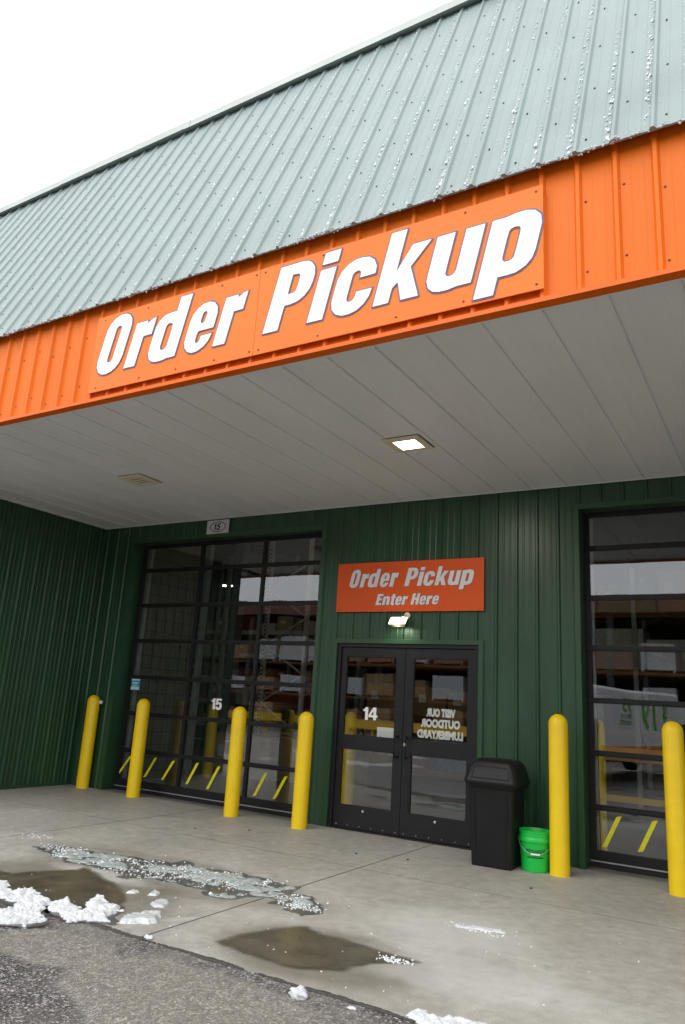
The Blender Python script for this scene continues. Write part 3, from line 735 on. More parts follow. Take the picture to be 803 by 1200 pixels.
# ------------------------------------------------------------------ signs
sg = MB(); sg.box(-.40, 1.496, -4.036, -4.026, 4.045, 4.805); sg.box(1.499, 3.786, -4.036, -4.026, 4.045, 4.805)
big = empty('fascia_sign', (0, 0, 0)); tag(big, 'long orange board with huge white slanted Order Pickup letters on the ribbed fascia', 'sign')
sg.build('sign_board', M['signorange'], big, bevel=.001)
SH = .235
word = [('O', -.344, 1), ('r', .044, 1), ('d', .309, 1), ('e', .725, 1), ('r', 1.070, .95), ('P', 1.581, 1), ('i', 1.995, 1), ('c', 2.178, 1), ('k', 2.560, .96), ('u', 2.955, 1), ('p', 3.352, 1.03)]
headline(word, 1.0, 4.208, SH, -4.0385, 'lettering', big, M['white'], M['outline'], .012)
for x in (-.30, .25, .68, 1.10, 1.46, 1.55, 2.1, 2.75, 3.25, 3.74):
    for z in (4.085, 4.765): bs = MB(); bs.lathe([(.008, 0), (.008, .003), (.004, .006)], 8, T=Matrix.Translation((x, -4.036, z)) @ Matrix.Rotation(R(90), 4, 'X')); bs.build('screw', M['shedbrown'], big)
sm = empty('entry_sign', (0, 0, 0)); tag(sm, 'small orange board reading Order Pickup Enter Here above the glass double door', 'sign')
s2 = MB(); s2.box(-.045, 1.944, -.042, -.0225, 2.575, 3.20); s2.build('sign_board', M['signorange2'], sm, bevel=.001)
k_ = (1.618 + .043 - .124) / (3.371 - .135 * SH + .344)
k_ = .4115
headline([(c, .128 + (x + .344) * k_, s) for c, x, s in word], k_, 2.884, SH, -.0435, 'lettering', sm, M['greyletter'], M['outline'], .010, ext=.001)
low = 'Enter Here'; kk = .2525; x = .530; items = []
for c in low:
    if c == ' ': x += .045; continue
    w_ = {'E': .29, 'n': .347, 't': .225, 'e': .292, 'r': .235, 'H': .365}[c]
    items.append((c, x, 1.0)); x += (w_ + .045) * kk
sp_ = (1.372 - .530) / (x - .045 * kk - .530)
items = [(c, .530 + (xx - .530) * sp_, sp_) for c, xx, s in items]
headline(items, kk, 2.655, SH, -.0435, 'lettering', sm, M['greyletter'], M['outline'], .012, ext=.001)
for x in (.0, .62, 1.08, 1.90):
    for z in (2.60, 3.175): bs = MB(); bs.lathe([(.006, 0), (.006, .003), (.003, .005)], 8, T=Matrix.Translation((x, -.042, z)) @ Matrix.Rotation(R(90), 4, 'X')); bs.build('screw', M['shedbrown'], sm)
np_ = empty('number_plate', (0, 0, 0)); tag(np_, 'small grey plate with 15 in a black oval above the left glazed overhead door', 'number plate')
p_ = MB(); p_.box(-2.395, -1.98, -.036, -.0245, 3.752, 3.955); p_.build('plate', M['signwhite'], np_, bevel=.001)
th = np.linspace(0, 2 * math.pi, 49)[:-1]
loops_to_mesh('oval_ring', [[(.150 * math.cos(t), .080 * math.sin(t)) for t in th], [(.138 * math.cos(t), .069 * math.sin(t)) for t in th]], .0005, M['ink'], np_, facing(-2.187, -.0375, 3.853))
number('15', -2.265, 3.805, .10, -.0375, M['ink'], np_, shear=.22, gap=.09, name='digits', sx=1.0)

# ------------------------------------------------------------------ soffit lights
def soffit_light(cx, cy, lit, label):
    t = empty('soffit_light', (cx, cy, H + .01)); tag(t, label, 'light')
    m = MB(); a, b = .190, .118
    m.box(-a, a, -a, -b, -.022, -.001); m.box(-a, a, b, a, -.022, -.001); m.box(-a, -b, -b, b, -.022, -.001); m.box(b, a, -b, b, -.022, -.001)
    m.build('frame', M['cream'], t, bevel=.004)
    g_ = MB(); g_.box(-a - .007, a + .007, -a - .007, a + .007, -.0045, -.0005); g_.build('gasket', M['ink'], t)
    m = MB()
    if lit:
        m.box(-b, b, -b, b, -.020, -.008); m.build('lens', M['lampglow'], t, bevel=.003)
    else:
        m.box(-b, b, -b, b, -.012, -.006)
        l = m.build('lens', M['grille'], t)
        for i in range(4): s_ = MB(); s_.box(-b, b, -b + .02 + i * .065, -b + .045 + i * .065, -.020, -.0125); s_.build('louvre', M['cream'], l)
    return t
M['lampglow'] = emit('lit lamp lens', (1.0, .96, .86), 9)
soffit_light(1.842, -1.935, True, 'square cream soffit light glowing bright white above the entrance')
soffit_light(-1.850, -1.955, False, 'square cream soffit light switched off with louvred lens, nearer the left wall')
ld = bpy.data.lights.new('soffit_lamp', 'AREA'); ld.shape = 'SQUARE'; ld.size = .2; ld.energy = 16; ld.color = (1, .94, .82)
lo_ = bpy.data.objects.new('soffit_lamp', ld); COL.objects.link(lo_); lo_.location = (1.842, -1.935, H - .02)
fl_ = empty('flood_light', (.90, -.02, 2.45)); fl_.scale = (.88, .9, .88); tag(fl_, 'small lit floodlight on the green wall under the entry sign', 'light')
T = Matrix.Translation((0, -.13, 0)) @ Matrix.Rotation(R(-38), 4, 'X')
def tp_(pts): return [tuple(T @ Vector(p)) for p in pts]
m = MB(); m.loft([tp_([(-.13, -.0, -.065), (.13, -.0, -.065), (.13, 0, .065), (-.13, 0, .065)]), tp_([(-.09, .075, -.045), (.09, .075, -.045), (.09, .075, .045), (-.09, .075, .045)])])
m.build('lamp_body', M['cream'], fl_, bevel=.005)
m = MB(); m.box(-.122, .122, -.008, -.001, -.058, .058, 0, T); m.build('lens', emit('flood lens', (1.0, 1.0, .80), 5), fl_)
m = MB(); m.tube([(.06, -.10, .05), (.075, -.05, .085), (.08, -.004, .085)], .014, 10); m.lathe([(.045, 0), (.045, .02), (.03, .03)], 18, T=Matrix.Translation((.08, -.001, .085)) @ Matrix.Rotation(R(90), 4, 'X')); m.build('bracket', M['cream'], fl_, smooth=True)
ld = bpy.data.lights.new('flood_lamp', 'SPOT'); ld.energy = 4.5; ld.color = (1, .98, .82); ld.spot_size = R(150); ld.spot_blend = .8; ld.shadow_soft_size = .05
lo_ = bpy.data.objects.new('flood_lamp', ld); COL.objects.link(lo_); lo_.location = (.90, -.175, 2.40); lo_.rotation_euler = (R(35), 0, 0)

# ------------------------------------------------------------------ bollards
def bollard_part(h, r=.092):
    prof = [(r + .001, .0), (r + .001, h - r * 1.02)]
    n = 10
    for i in range(1, n + 1):
        a = i / n * math.pi / 2; prof.append((max(r * math.cos(a), .0), h - r * 1.02 + r * 1.02 * math.sin(a)))
    m = MB(); m.lathe(prof, 40); return m
spots = [(-4.21, -.115, 1.335, .4, -.3, 'yellow bollard closest to the ribbed left side wall'),
         (-3.11, -.165, 1.335, .3, 0, 'yellow bollard in front of the left edge of overhead door 15'),
         (-1.214, -.34, 1.325, .5, .2, 'scuffed yellow bollard standing in front of the middle of overhead door 15'),
         (-.168, -.37, 1.32, .0, -.2, 'yellow bollard between overhead door 15 and the glass double door'),
         (2.905, -.505, 1.475, .0, 0, 'yellow bollard touching the green bucket, between trash can and right overhead door'),
         (3.945, -.458, 1.475, .6, .2, 'yellow bollard at the right edge, in front of the right overhead door')]
for x, y, h, rx, ry, lab in spots:
    o = bollard_part(h).build('bollard', M['yellow'], None, smooth=True)
    o.location = (x, y, 0.0); o.rotation_euler = (R(rx) * .5, R(ry), random.uniform(0, 6))
    tag(o, lab, 'bollard', 'yellow bollards along the storefront')

# ------------------------------------------------------------------ hose bib near the corner
hb = empty('hose_bib', (-4.20, -.02, 1.235)); tag(hb, 'small dark wall valve with a white cap beside the bollard in the left corner', 'valve')
m = MB(); m.lathe([(.03, 0), (.03, .05), (.02, .055), (.02, .09)], 16, T=Matrix.Rotation(R(90), 4, 'X')); m.tube([(0, -.07, 0), (.05, -.07, 0), (.10, -.07, .0)], .018, 10); m.build('body', M['plast'], hb, smooth=True)
m = MB(); m.lathe([(.028, 0), (.026, .03), (.015, .035)], 14, T=Matrix.Translation((.10, -.07, 0)) @ Matrix.Rotation(R(90), 4, 'Y')); m.build('cap', M['notice'], hb, smooth=True)
m = MB(); m.lathe([(.028, 0), (.028, .01)], 10, T=Matrix.Translation((.0, -.092, .0)) @ Matrix.Rotation(R(90), 4, 'X')); m.build('hand_wheel', M['red'], hb)

# ------------------------------------------------------------------ trash can
def rrect(a, b, r, z, n=6, cx=0, cy=0):
    out = []
    for (sx, sy, a0) in ((1, 1, 0), (-1, 1, 90), (-1, -1, 180), (1, -1, 270)):
        for i in range(n + 1):
            t = R(a0 + 90 * i / n); out.append((cx + sx * (a / 2 - r) + r * math.cos(t), cy + sy * (b / 2 - r) + r * math.sin(t), z))
    return out
tc_ = empty('trash_can', (2.285, -.50, 0), R(2)); tag(tc_, 'black plastic trash can with hooded flap lid beside the double door', 'trash can')
m = MB(); m.loft([rrect(.400, .41, .035, .0), rrect(.405, .415, .035, .02), rrect(.425, .435, .04, .35), rrect(.455, .46, .045, .70), rrect(.462, .466, .045, .735)])
for xx in (-.15, .15): m.loft([[(xx - .012, -.2045, .03), (xx + .012, -.2045, .03), (xx + .006, -.2125, .03), (xx - .006, -.2125, .03)], [(xx * 1.12 - .012, -.2295, .69), (xx * 1.12 + .012, -.2295, .69), (xx * 1.12 + .006, -.2375, .69), (xx * 1.12 - .006, -.2375, .69)]])
m.build('bin_body', M['plast'], tc_, smooth=True)
m = MB(); m.loft([rrect(.485, .49, .05, .722), rrect(.535, .54, .055, .762), rrect(.548, .552, .055, .780), rrect(.540, .545, .055, .795), rrect(.520, .512, .055, .83), rrect(.485, .455, .06, .92), rrect(.455, .41, .07, .960), rrect(.40, .34, .07, .985), rrect(.28, .20, .07, .998)])
lid = m.build('lid', M['plast'], tc_, smooth=True)
# swing flap, framed, on the sloping front of the lid
def lf(x, z, o): 
    y = -(.272 + (.2275 - .272) * (z - .795) / (.92 - .795)); return (x, y - o, z)
m = MB(); P1 = [(-.195, .815), (.195, .815), (.175, .935), (-.175, .935)]; P2 = [(-.182, .823), (.182, .823), (.165, .927), (-.165, .927)]
m.loft([[lf(x, z, -.01) for x, z in P1], [lf(x, z, .004) for x, z in P1], [lf(x, z, .006) for x, z in P2], [lf(x, z, -.002) for x, z in P2]], cap=False)
m.add([lf(x, z, -.001) for x, z in P2], [(0, 1, 2, 3)])
m.build('flap', M['plast'], lid)

# ------------------------------------------------------------------ bucket
bk = empty('bucket', (2.655, -.455, 0), R(0)); tag(bk, 'bright green plastic bucket with wire handle between trash can and bollard', 'bucket')
m = MB()
m.lathe([(.120, .0), (.132, .004), (.134, .02), (.1465, .262), (.1465, .262), (.157, .264), (.158, .272), (.1545, .300), (.152, .304), (.153, .318), (.152, .346), (.156, .350), (.1555, .362), (.149, .365), (.146, .36), (.1415, .27), (.128, .01), (.0, .008)], 56)
m.build('pail', M['bucket'], bk, smooth=True)
# handle hangs to the front; camera side is about -x... front direction
fa_ = math.atan2(-8.138 + .455, 4.929 - 2.655)
fx, fy = math.cos(fa_), math.sin(fa_); sx_, sy_ = -fy, fx
pts = []
for i in range(17):
    t = math.pi * i / 16; a = math.cos(t) * .163; dn = math.sin(t)
    pts.append((a * sx_ + fx * (.168 * dn ** .9 if dn > 0 else 0), a * sy_ + fy * (.168 * dn ** .9 if dn > 0 else 0), .30 - .135 * dn))
m = MB(); m.tube(pts, .0022, 6); m.build('wire_handle', M['galv'], bk, smooth=True)
m = MB(); c0 = Vector(pts[8]); s__ = Vector((sx_, sy_, 0)); m.tube([c0 - s__ * .042, c0 + s__ * .042], .0085, 10); m.build('grip', M['white'], bk, smooth=True)
# print wrapped on the pail
def wrap_text(name, s, size, z, mtl, off=.0012, shear=0, bold=.0015, sx=1):
    o = text(name, s, size, mtl, bk, Matrix.Identity(4), shear=shear, offset=bold, align='CENTER', ext=.0004, sx=sx)
    for v in o.data.vertices:
        x_, y_, z_ = v.co; zz = z + y_; r_ = .134 + (.1465 - .134) * (zz - .02) / .242 + off + z_
        a_ = fa_ + x_ / r_; v.co = (r_ * math.cos(a_), r_ * math.sin(a_), zz)
    return o
wrap_text('lettering', 'MENARDS', .043, .176, M['bucketink'], sx=1.0)
wrap_text('lettering', 'smile and get greatness', .021, .128, M['ink'], shear=.2, bold=.0006, sx=.8)
wrap_text('lettering', 'SAVE BIG', .020, .150, M['bluelabel'], shear=.2, bold=.001, sx=1.0)

# ------------------------------------------------------------------ snow, slush, puddles
def vnoise(x, y, s, seed=0):
    x = x * s; y = y * s; xi = np.floor(x).astype(int); yi = np.floor(y).astype(int); xf = x - xi; yf = y - yi
    h = lambda a, b: (np.sin(a * 127.1 + b * 311.7 + seed * 74.7) * 43758.5453) % 1.0
    u = xf * xf * (3 - 2 * xf); v = yf * yf * (3 - 2 * yf)
    return (h(xi, yi) * (1 - u) + h(xi + 1, yi) * u) * (1 - v) + (h(xi, yi + 1) * (1 - u) + h(xi + 1, yi + 1) * u) * v
def fbm(x, y, s, seed=0, o=4): return sum(vnoise(x, y, s * 2 ** i, seed + i) / 2 ** i for i in range(o)) / 1.9
def patch(name, P, res, mtl, hfn, z0=.0, wob=.04, ws=6, seed=0, min_h=.002, smooth=True, grow=0):
    P = [tuple(p) for p in P]; xs = np.arange(min(p[0] for p in P) - .18, max(p[0] for p in P) + .18, res); ys = np.arange(min(p[1] for p in P) - .18, max(p[1] for p in P) + .18, res)
    X, Y = np.meshgrid(xs, ys); D = grow - s_poly(X, Y, P) + (fbm(X, Y, ws, seed) - .5) * wob * 2
    Hh = hfn(X, Y, D); ok = D > 0
    idx = {}; vs_ = []; fs = []
    def vid(j, i):
        if (j, i) not in idx:
            idx[(j, i)] = len(vs_); vs_.append((X[j, i], Y[j, i], z0 + (max(Hh[j, i], min_h) if ok[j, i] else -.004)))
        return idx[(j, i)]
    cell = ok[:-1, :-1] | ok[1:, :-1] | ok[:-1, 1:] | ok[1:, 1:]
    for j, i in np.argwhere(cell): fs.append((vid(j, i), vid(j, i + 1), vid(j + 1, i + 1), vid(j + 1, i)))
    me = bpy.data.meshes.new(name); me.from_pydata(vs_, [], fs); me.materials.append(mtl)
    at_ = me.attributes.new('inset', 'FLOAT', 'POINT'); at_.data.foreach_set('value', [float(D[j, i]) for j, i in idx])
    if smooth: me.shade_smooth()
    o = bpy.data.objects.new(name, me); COL.objects.link(o); return o
def lumps(P, n, rmin, rmax, seed):
    r_ = np.random.default_rng(seed); xs = [p[0] for p in P]; ys = [p[1] for p in P]; C_ = []
    while len(C_) < n:
        x, y = r_.uniform(min(xs), max(xs)), r_.uniform(min(ys), max(ys))
        if s_poly(np.array([[x]]), np.array([[y]]), P)[0, 0] < -.015: C_.append((x, y, r_.uniform(rmin, rmax)))
    def f(X, Y, D):
        H_ = np.zeros(X.shape) + .014; X0, Y0 = X, Y; X = X + (fbm(X, Y, 22, seed + 9) - .5) * .05; Y = Y + (fbm(X0, Y0, 22, seed + 17) - .5) * .05
        for x, y, r in C_: H_ = np.maximum(H_, np.sqrt(np.maximum(r * r - (X - x) ** 2 - (Y - y) ** 2, 0)) * .52)
        H_ = H_ + (fbm(X0, Y0, 30, seed) - .45) * .034 + (fbm(X0, Y0, 90, seed + 5, 3) - .5) * .016
        return H_ * np.clip(D / .02, 0, 1) ** .5
    return f
snowA = [(-0.9, -4.50), (-0.75, -4.28), (-0.45, -4.22), (-0.256, -4.174), (0.001, -4.299), (-0.035, -4.194), (0.102, -4.197), (0.407, -4.305), (0.497, -4.442), (0.758, -4.626), (0.707, -4.741), (0.587, -4.821), (0.549, -4.89), (0.292, -4.80), (0.1, -4.78), (-.2, -4.75), (-.3, -4.62), (0.1, -4.62), (0.329, -4.605), (0.312, -4.505), (0.138, -4.471), (-0.15, -4.50), (-.5, -4.56)]
snowB = [(0.523, -4.416), (0.423, -4.289), (0.456, -4.198), (0.657, -4.246), (0.716, -4.305), (0.701, -4.243), (0.539, -4.073), (0.476, -3.976), (0.531, -3.948), (0.697, -4.086), (0.801, -4.065), (0.898, -4.129), (0.933, -4.247), (1.058, -4.341), (0.978, -4.348), (0.905, -4.418), (0.832, -4.487), (0.668, -4.465)]
for P_, sd_ in ((snowA, 1), (snowB, 4)): tag(patch('wet_ground', P_, .012, M['wetedge'], lambda X, Y, D: np.full(X.shape, .001), .0, .05, 9, sd_, min_h=.001, grow=.055), kind='structure')
slabp = [(1.084, -4.317), (1.017, -4.203), (1.06, -4.012), (1.154, -3.997), (1.235, -4.103), (1.246, -4.198), (1.143, -4.261)]
tag(patch('snow_heap', snowA, .0055, M['snow'], lumps(snowA, 70, .02, .068, 1), -.004, .075, 12, 1), 'larger lumpy heap of white snow on the pavement edge at bottom left', 'snow', 'heaps of ploughed snow on the pavement edge')
tag(patch('snow_heap', snowB, .005, M['snow'], lumps(snowB, 42, .018, .062, 2), 0, .06, 14, 4), 'smaller lumpy snow heap between the brown puddle and the thick ice slab', 'snow', 'heaps of ploughed snow on the pavement edge')
tag(patch('ice_slab', slabp, .005, M['iceplate'], lambda X, Y, D: np.clip(D / .03, 0, 1) * (.016 + .008 * (fbm(X, Y, 9, 3) > .5) + .006 * fbm(X, Y, 50, 4)), 0, .045, 14, 9), 'thick pale broken slab of ice at the right end of the small snow heap', 'ice')
for q_, (P_, lab) in enumerate((([(0.902, -3.842), (0.878, -3.736), (0.93, -3.70), (0.982, -3.738), (1.036, -3.852), (0.99, -3.897)], 'thin round ice plate lying on the concrete above the thick ice slab'),
               ([(0.729, -3.704), (0.67, -3.573), (0.761, -3.597), (0.794, -3.675)], 'small whitish ice plate just left of the round ice plate'),
               ([(0.575, -3.765), (0.562, -3.683), (0.633, -3.688), (0.625, -3.743)], 'tiny flat ice flake by the right tip of the brown puddle'))):
    tag(patch('ice_plate', P_, .005, M['iceplate'], lambda X, Y, D: np.clip(D / .01, 0, 1) * (.010 + .006 * fbm(X, Y, 40, 2)), 0.001, .012, 18, 20 + q_), lab, 'ice', 'thin ice plates on the pavement')
pud1 = [(-2.2, -4.40), (-1.6, -4.05), (-0.602, -3.991), (-0.466, -3.962), (-0.344, -3.75), (-0.222, -3.548), (-0.262, -3.442), (0.0, -3.524), (0.273, -3.625), (0.527, -3.766), (0.664, -3.86), (0.855, -4.093), (0.756, -4.149), (0.581, -4.281), (0.179, -4.30), (-0.025, -4.36), (-0.4, -4.41), (-1.2, -4.41)]
pud2 = [(1.80, -4.16), (1.82, -3.93), (1.90, -3.66), (2.033, -3.53), (2.326, -3.61), (2.588, -3.63), (2.90, -3.654), (2.84, -3.76), (2.681, -3.85), (2.652, -4.10), (2.457, -4.23), (2.182, -4.26)]
for P_, sd_ in ((pud1, 31), (pud2, 37)):
    o = patch('puddle', P_, .015, M['puddle'], lambda X, Y, D: np.full(X.shape, .0025), 0, .05, 6, sd_, min_h=.0025, grow=.04); tag(o, kind='structure')
eP = [(x_, -4.428 + .006 * math.sin(x_ * 9.1)) for x_ in np.arange(-3, 5, .1)] + [(x_, -4.408 + .009 * math.sin(x_ * 7.3) + .006 * math.sin(x_ * 19)) for x_ in np.arange(5, -3, -.1)]
o = patch('pavement_edge', eP, .006, M['crack'], lambda X, Y, D: np.full(X.shape, .0025), -.0015, .012, 22, 55, min_h=.0025); tag(o, kind='structure')
iceP = [(-1.204, -3.218), (-1.065, -2.994), (-0.63, -3.018), (-0.352, -2.869), (0.119, -2.815), (0.124, -2.657), (0.45, -2.745), (0.682, -2.682), (1.199, -2.655), (1.369, -2.718), (1.446, -2.866), (1.717, -2.943), (1.849, -3.008), (1.899, -3.204), (1.857, -3.36), (1.638, -3.277), (1.422, -3.169), (1.292, -3.231), (1.237, -3.386), (1.058, -3.397), (0.955, -3.326), (0.702, -3.288), (0.408, -3.316), (0.271, -3.46), (0.01, -3.399), (-0.313, -3.431), (-0.759, -3.38)]
o = patch('wet_ground', iceP, .012, M['wetedge'], lambda X, Y, D: np.full(X.shape, .002), 0, .09, 8, 41, min_h=.002, grow=.02); tag(o, kind='structure')
def slush_h(X, Y, D):
    h = (fbm(X, Y, 5, 50) - .43) * .035 + (fbm(X, Y, 40, 51) - .42) * .012
    return np.where(h > 0.003, h, -.003) * np.clip((D - .03) / .03, 0, 1)
o = patch('slush', iceP, .007, M['slush'], slush_h, .0015, .09, 8, 41, min_h=-.003)
tag(o, 'long streak of half melted grey green slush across the concrete pavement', 'slush', kind='stuff')
ic = Beads(); n_ = 0
while n_ < 620:
    x, y = rng.uniform(-1.3, 1.95), rng.uniform(-3.5, -2.6)
    d = s_poly(np.array([[x]]), np.array([[y]]), iceP)[0, 0]
    cl_ = fbm(np.array([x]), np.array([y]), 7, 60)[0]
    if d > .06 or (d > -.02 and rng.uniform() > .12) or cl_ < .47 + .1 * rng.uniform(): continue
    ic.add((x, y, .006), rng.uniform(.0025, .009) if rng.uniform() > .04 else rng.uniform(.010, .016), (1.3, 1, .7)); n_ += 1
for (cx, cy, s_, k) in ((1.0, -3.0, .12, 120), (.45, -2.85, .10, 140), (1.72, -3.17, .08, 110), (2.78, -3.72, .06, 90), (2.93, -2.78, .1, 60), (-.95, -3.1, .12, 110), (-1.6, -2.9, .12, 50)):
    for _ in range(k): ic.add((rng.normal(cx, s_), rng.normal(cy, s_ * .5), .003), rng.uniform(.003, .008), (1.3, 1, .7))
for _ in range(150): ic.add((rng.uniform(-3, 4.4), -4.3 + rng.uniform(0, 1) ** 1.6 * 3.2, .002), rng.uniform(.002, .007), (1.2, 1, .6))
for _ in range(220): ic.add((rng.uniform(-.5, 3.6), rng.uniform(-5.6, -4.45), -.018), rng.uniform(.002, .006), (1.2, 1, .6))
tag(ic.build('ice_crumbs', M['ice']), 'scattered crumbs of clear crushed ice over the pavement and slush', 'ice', kind='stuff')
streakP = [(2.755, -2.756), (2.908, -2.700), (3.104, -2.626), (3.109, -2.72), (2.945, -2.771), (2.809, -2.82)]
tag(patch('snow_streak', streakP, .006, M['snow'], lambda X, Y, D: np.clip(D / .02, 0, 1) * .010 * (fbm(X, Y, 30, 7) + .2), 0, .035, 18, 71), 'thin white streak of slushy snow on bare concrete in front of the trash can', 'snow')
def chunk(name, x, y, r, lab, z=0, sq=(1.2, 1, .8), seed=1):
    bm = bmesh.new(); bmesh.ops.create_icosphere(bm, subdivisions=3, radius=r); q = np.random.default_rng(seed); ph = q.uniform(0, 9, 6)
    for v in bm.verts:
        c = v.co / r; k = 1 + .22 * math.sin(c.x * 4 + ph[0]) * math.sin(c.y * 5 + ph[1]) + .14 * math.sin(c.z * 8 + ph[2] + c.x * 6) + .09 * math.sin(c.y * 15 + ph[3]) * math.sin(c.x * 13 + ph[4])
        v.co = Vector((c.x * sq[0], c.y * sq[1], c.z * sq[2])) * r * k
    me = bpy.data.meshes.new(name); bm.to_mesh(me); bm.free(); me.materials.append(M['snow'])
    me.shade_smooth(); o = bpy.data.objects.new(name, me); COL.objects.link(o); o.location = (x, y, z + r * sq[2] * .7); tag(o, lab, 'snow')
chunk('snow_chunk', 2.636, -4.535, .040, 'single fist sized snow chunk on the asphalt below the right puddle', -.02)
chunk('snow_chunk', 2.915, -4.475, .020, 'flat little snow chunk on the asphalt right of the fist sized chunk', -.02, (1.5, 1, .5), 5)
chunk('snow_chunk', 1.44, -4.40, .022, 'small ice chunk lying where the pavement joint meets the asphalt', -.004, (1.5, 1, .6), 8)
sn3 = [(3.18, -4.40), (3.19, -4.30), (3.25, -4.29), (3.29, -4.35), (3.40, -4.27), (3.55, -4.25), (3.75, -4.30), (3.9, -4.42), (3.5, -4.46), (3.3, -4.46)]
tag(patch('snow_ridge', sn3, .006, M['snow'], lumps(sn3, 22, .015, .042, 6), 0, .015, 16, 81), 'low ridge of snow at the bottom edge on the concrete lip', 'snow')
# small bolts and spots left in the slab
an = MB()
for x, y in ((-.45, -.95), (1.05, -1.15), (2.85, -1.25), (-.9, -1.35), (1.55, -1.0)):
    an.lathe([(.014, 0), (.014, .003), (.007, .004), (.007, .007)], 10, c=(x, y, .0005))
tag(an.build('floor_anchors', M['ink']), 'dark metal anchor bolts left flush in the concrete pavement', 'anchor', kind='stuff')

# ------------------------------------------------------------------ goods inside, seen through the glass
def rack(x, y, rz, L, ntier, depth=1.05, hgt=4.2, lab='', post='galv', beam='rackorange', base=.15, step=1.05):
    t = empty('pallet_rack', (x, y, 0), rz); tag(t, lab, 'rack', 'pallet racks inside the warehouse')
    nb = max(1, int(round(L / 2.6)))
    for i in range(nb + 1):
        px = i * L / nb; m = MB()
        for yy in (0, depth):
            m.box(px - .04, px + .04, yy - .04, yy + .04, 0, hgt)
        m.build('upright', M[post], t)
        b = MB(); z = .15; s_ = 0
        while z + .6 < hgt: b.bar((px, 0 if s_ else depth, z), (px, depth if s_ else 0, z + .6), .03, .03); z += .6; s_ ^= 1
        b.build('brace', M[post], t)
    for j in range(ntier):
        z = base + j * step
        m = MB(); m.box(0.041, L - .041, -.035, .02, z, z + .11); m.box(0.041, L - .041, depth - .02, depth + .035, z, z + .11); m.build('beam', M[beam], t)
        m = MB(); m.box(.05, L - .05, .021, depth - .021, z + .08, z + .105); m.build('deck', M['galv'], t)
    return t
M['rackwhite'] = mat('white rack paint', (.80, .80, .80), .45, 0, .05, 5)
for cx_, cy_, w_, h_ in ((-4.02, 1.92, .05, 4.3), (-5.78, 5.0, .11, 5.5), (-4.75, 3.4, .04, 4.2)):
    m = MB(); m.box(cx_ - w_, cx_ + w_, cy_ - w_, cy_ + w_, 0, h_); m.build('column', M['galv'], bld)
goods = [('card', 'cardboard_box', 'cardboard box'), ('card2', 'cardboard_box', 'pale cardboard box'), ('whitewrap', 'wrapped_pallet', 'white shrink wrapped load'), ('bluewrap', 'wrapped_pallet', 'blue shrink wrapped load'), ('yellowbox', 'carton', 'yellow carton'), ('greenbox', 'carton', 'green carton'), ('brick', 'carton', 'red brown carton'), ('lumber', 'lumber_stack', 'bundle of lumber')]
def load(name, x, y, z, w, d, h, mk, lab, cat='goods', rz=0):
    m = MB(); m.box(-w / 2, w / 2, -d / 2, d / 2, .0, h); n = max(2, int(w / .35))
    for i in range(1, n): m.box(-w / 2 + i * w / n - .004, -w / 2 + i * w / n + .004, -d / 2 - .004, -d / 2, .01, h - .01)
    m.box(-w / 2 + .1, -w / 2 + .28, -d / 2 - .006, -d / 2 - .0045, h * .45, h * .75, 1)
    o = m.build(name, [M[mk], M['notice']], None, bevel=.008); o.location = (x, y, z); o.rotation_euler = (0, 0, rz)
    tag(o, lab, cat, 'goods on the racks inside'); return o
random.seed(21)
tiers = ['bottom shelf', 'second shelf', 'third shelf', 'top shelf']
rack(-3.2, 6.2, 0, 8.6, 4, lab='long orange pallet rack seen through the double door and right overhead door', beam='rackorange', base=.12)
used = set()
for j in range(4):
    x = -3.0 
    while x < 5.0:
        w = random.uniform(.55, 1.2); h = random.uniform(.35, .8)
        if j < 2 and x > 1.5: break
        k = random.choices(range(8), [4, 2, 2, 2, 2, 1, 3, 2])[0]; mk, nm, lb = goods[k]
        if j == 2 and x < -1.9: mk, nm, lb = 'red', 'carton', 'bright red carton'
        where = 'past the left door leaf' if x < -1.6 else 'past the right door leaf' if x < .6 else 'past the green wall' if x < 1.8 else 'past the right overhead door'
        load(nm, x + w / 2, 6.65, .226 + .12 - .12 + j * 1.05 + .0, w - .05, .85, h, mk, '%s on the %s %s' % (lb, tiers[j], where))
        x += w
rack(-11.5, 8.0, 0, 7.8, 5, hgt=5.2, lab='far pale pallet rack deep inside, past the middle panes of door 15', post='galv', beam='whitewrap', base=.6, step=.62)
for j in range(5):
    x = -9.9
    while x < -4.6:
        w = random.uniform(.5, 1.1); mk, nm, lb = random.choice([goods[0], goods[6], goods[1], goods[6], goods[2]])
        load(nm, x + w / 2, 8.5, .706 + j * .62, w - .05, .8, random.uniform(.2, .42), mk, '%s on level %s of the far pale rack' % (lb, ['one', 'two', 'three', 'four', 'five'][j])); x += w
for x, y, h, lab in ((-4.23, 2.70, 1.30, 'amber bollard inside, left of the white 15 on the glass'), (2.985, .80, 1.46, 'bollard inside the building hard against the right overhead door jamb'), (-.76, 1.75, 1.33, 'bollard inside the building at the left edge of the double door'), (-5.85, 6.55, 1.30, 'left of the two far bollards inside past door 15'), (-5.42, 7.05, 1.42, 'right of the two far bollards inside past door 15')):
    o = bollard_part(h).build('bollard', M['yellow'], None, smooth=True); o.location = (x, y, 0); tag(o, lab, 'bollard', 'yellow bollards inside the building')
def barrier(x0, x1, y, top, lowr, lab):
    t = empty('counter_rail', ((x0 + x1) / 2, y, 0)); tag(t, lab, 'rail'); w = (x1 - x0) / 2
    m = MB(); m.box(-w, w, -.02, .02, *top); m.build('top_board', M['tanboard'], t, bevel=.003)
    if lowr:
        m = MB(); m.box(-w, w, -.03, .03, *lowr); m.build('lower_rail', M['railyellow'], t, bevel=.003)
    for xx in (-w + .12, w - .16): m = MB(); m.box(xx, xx + .04, .021, .06, 0, top[1]); m.build('leg', M['railyellow'], t)
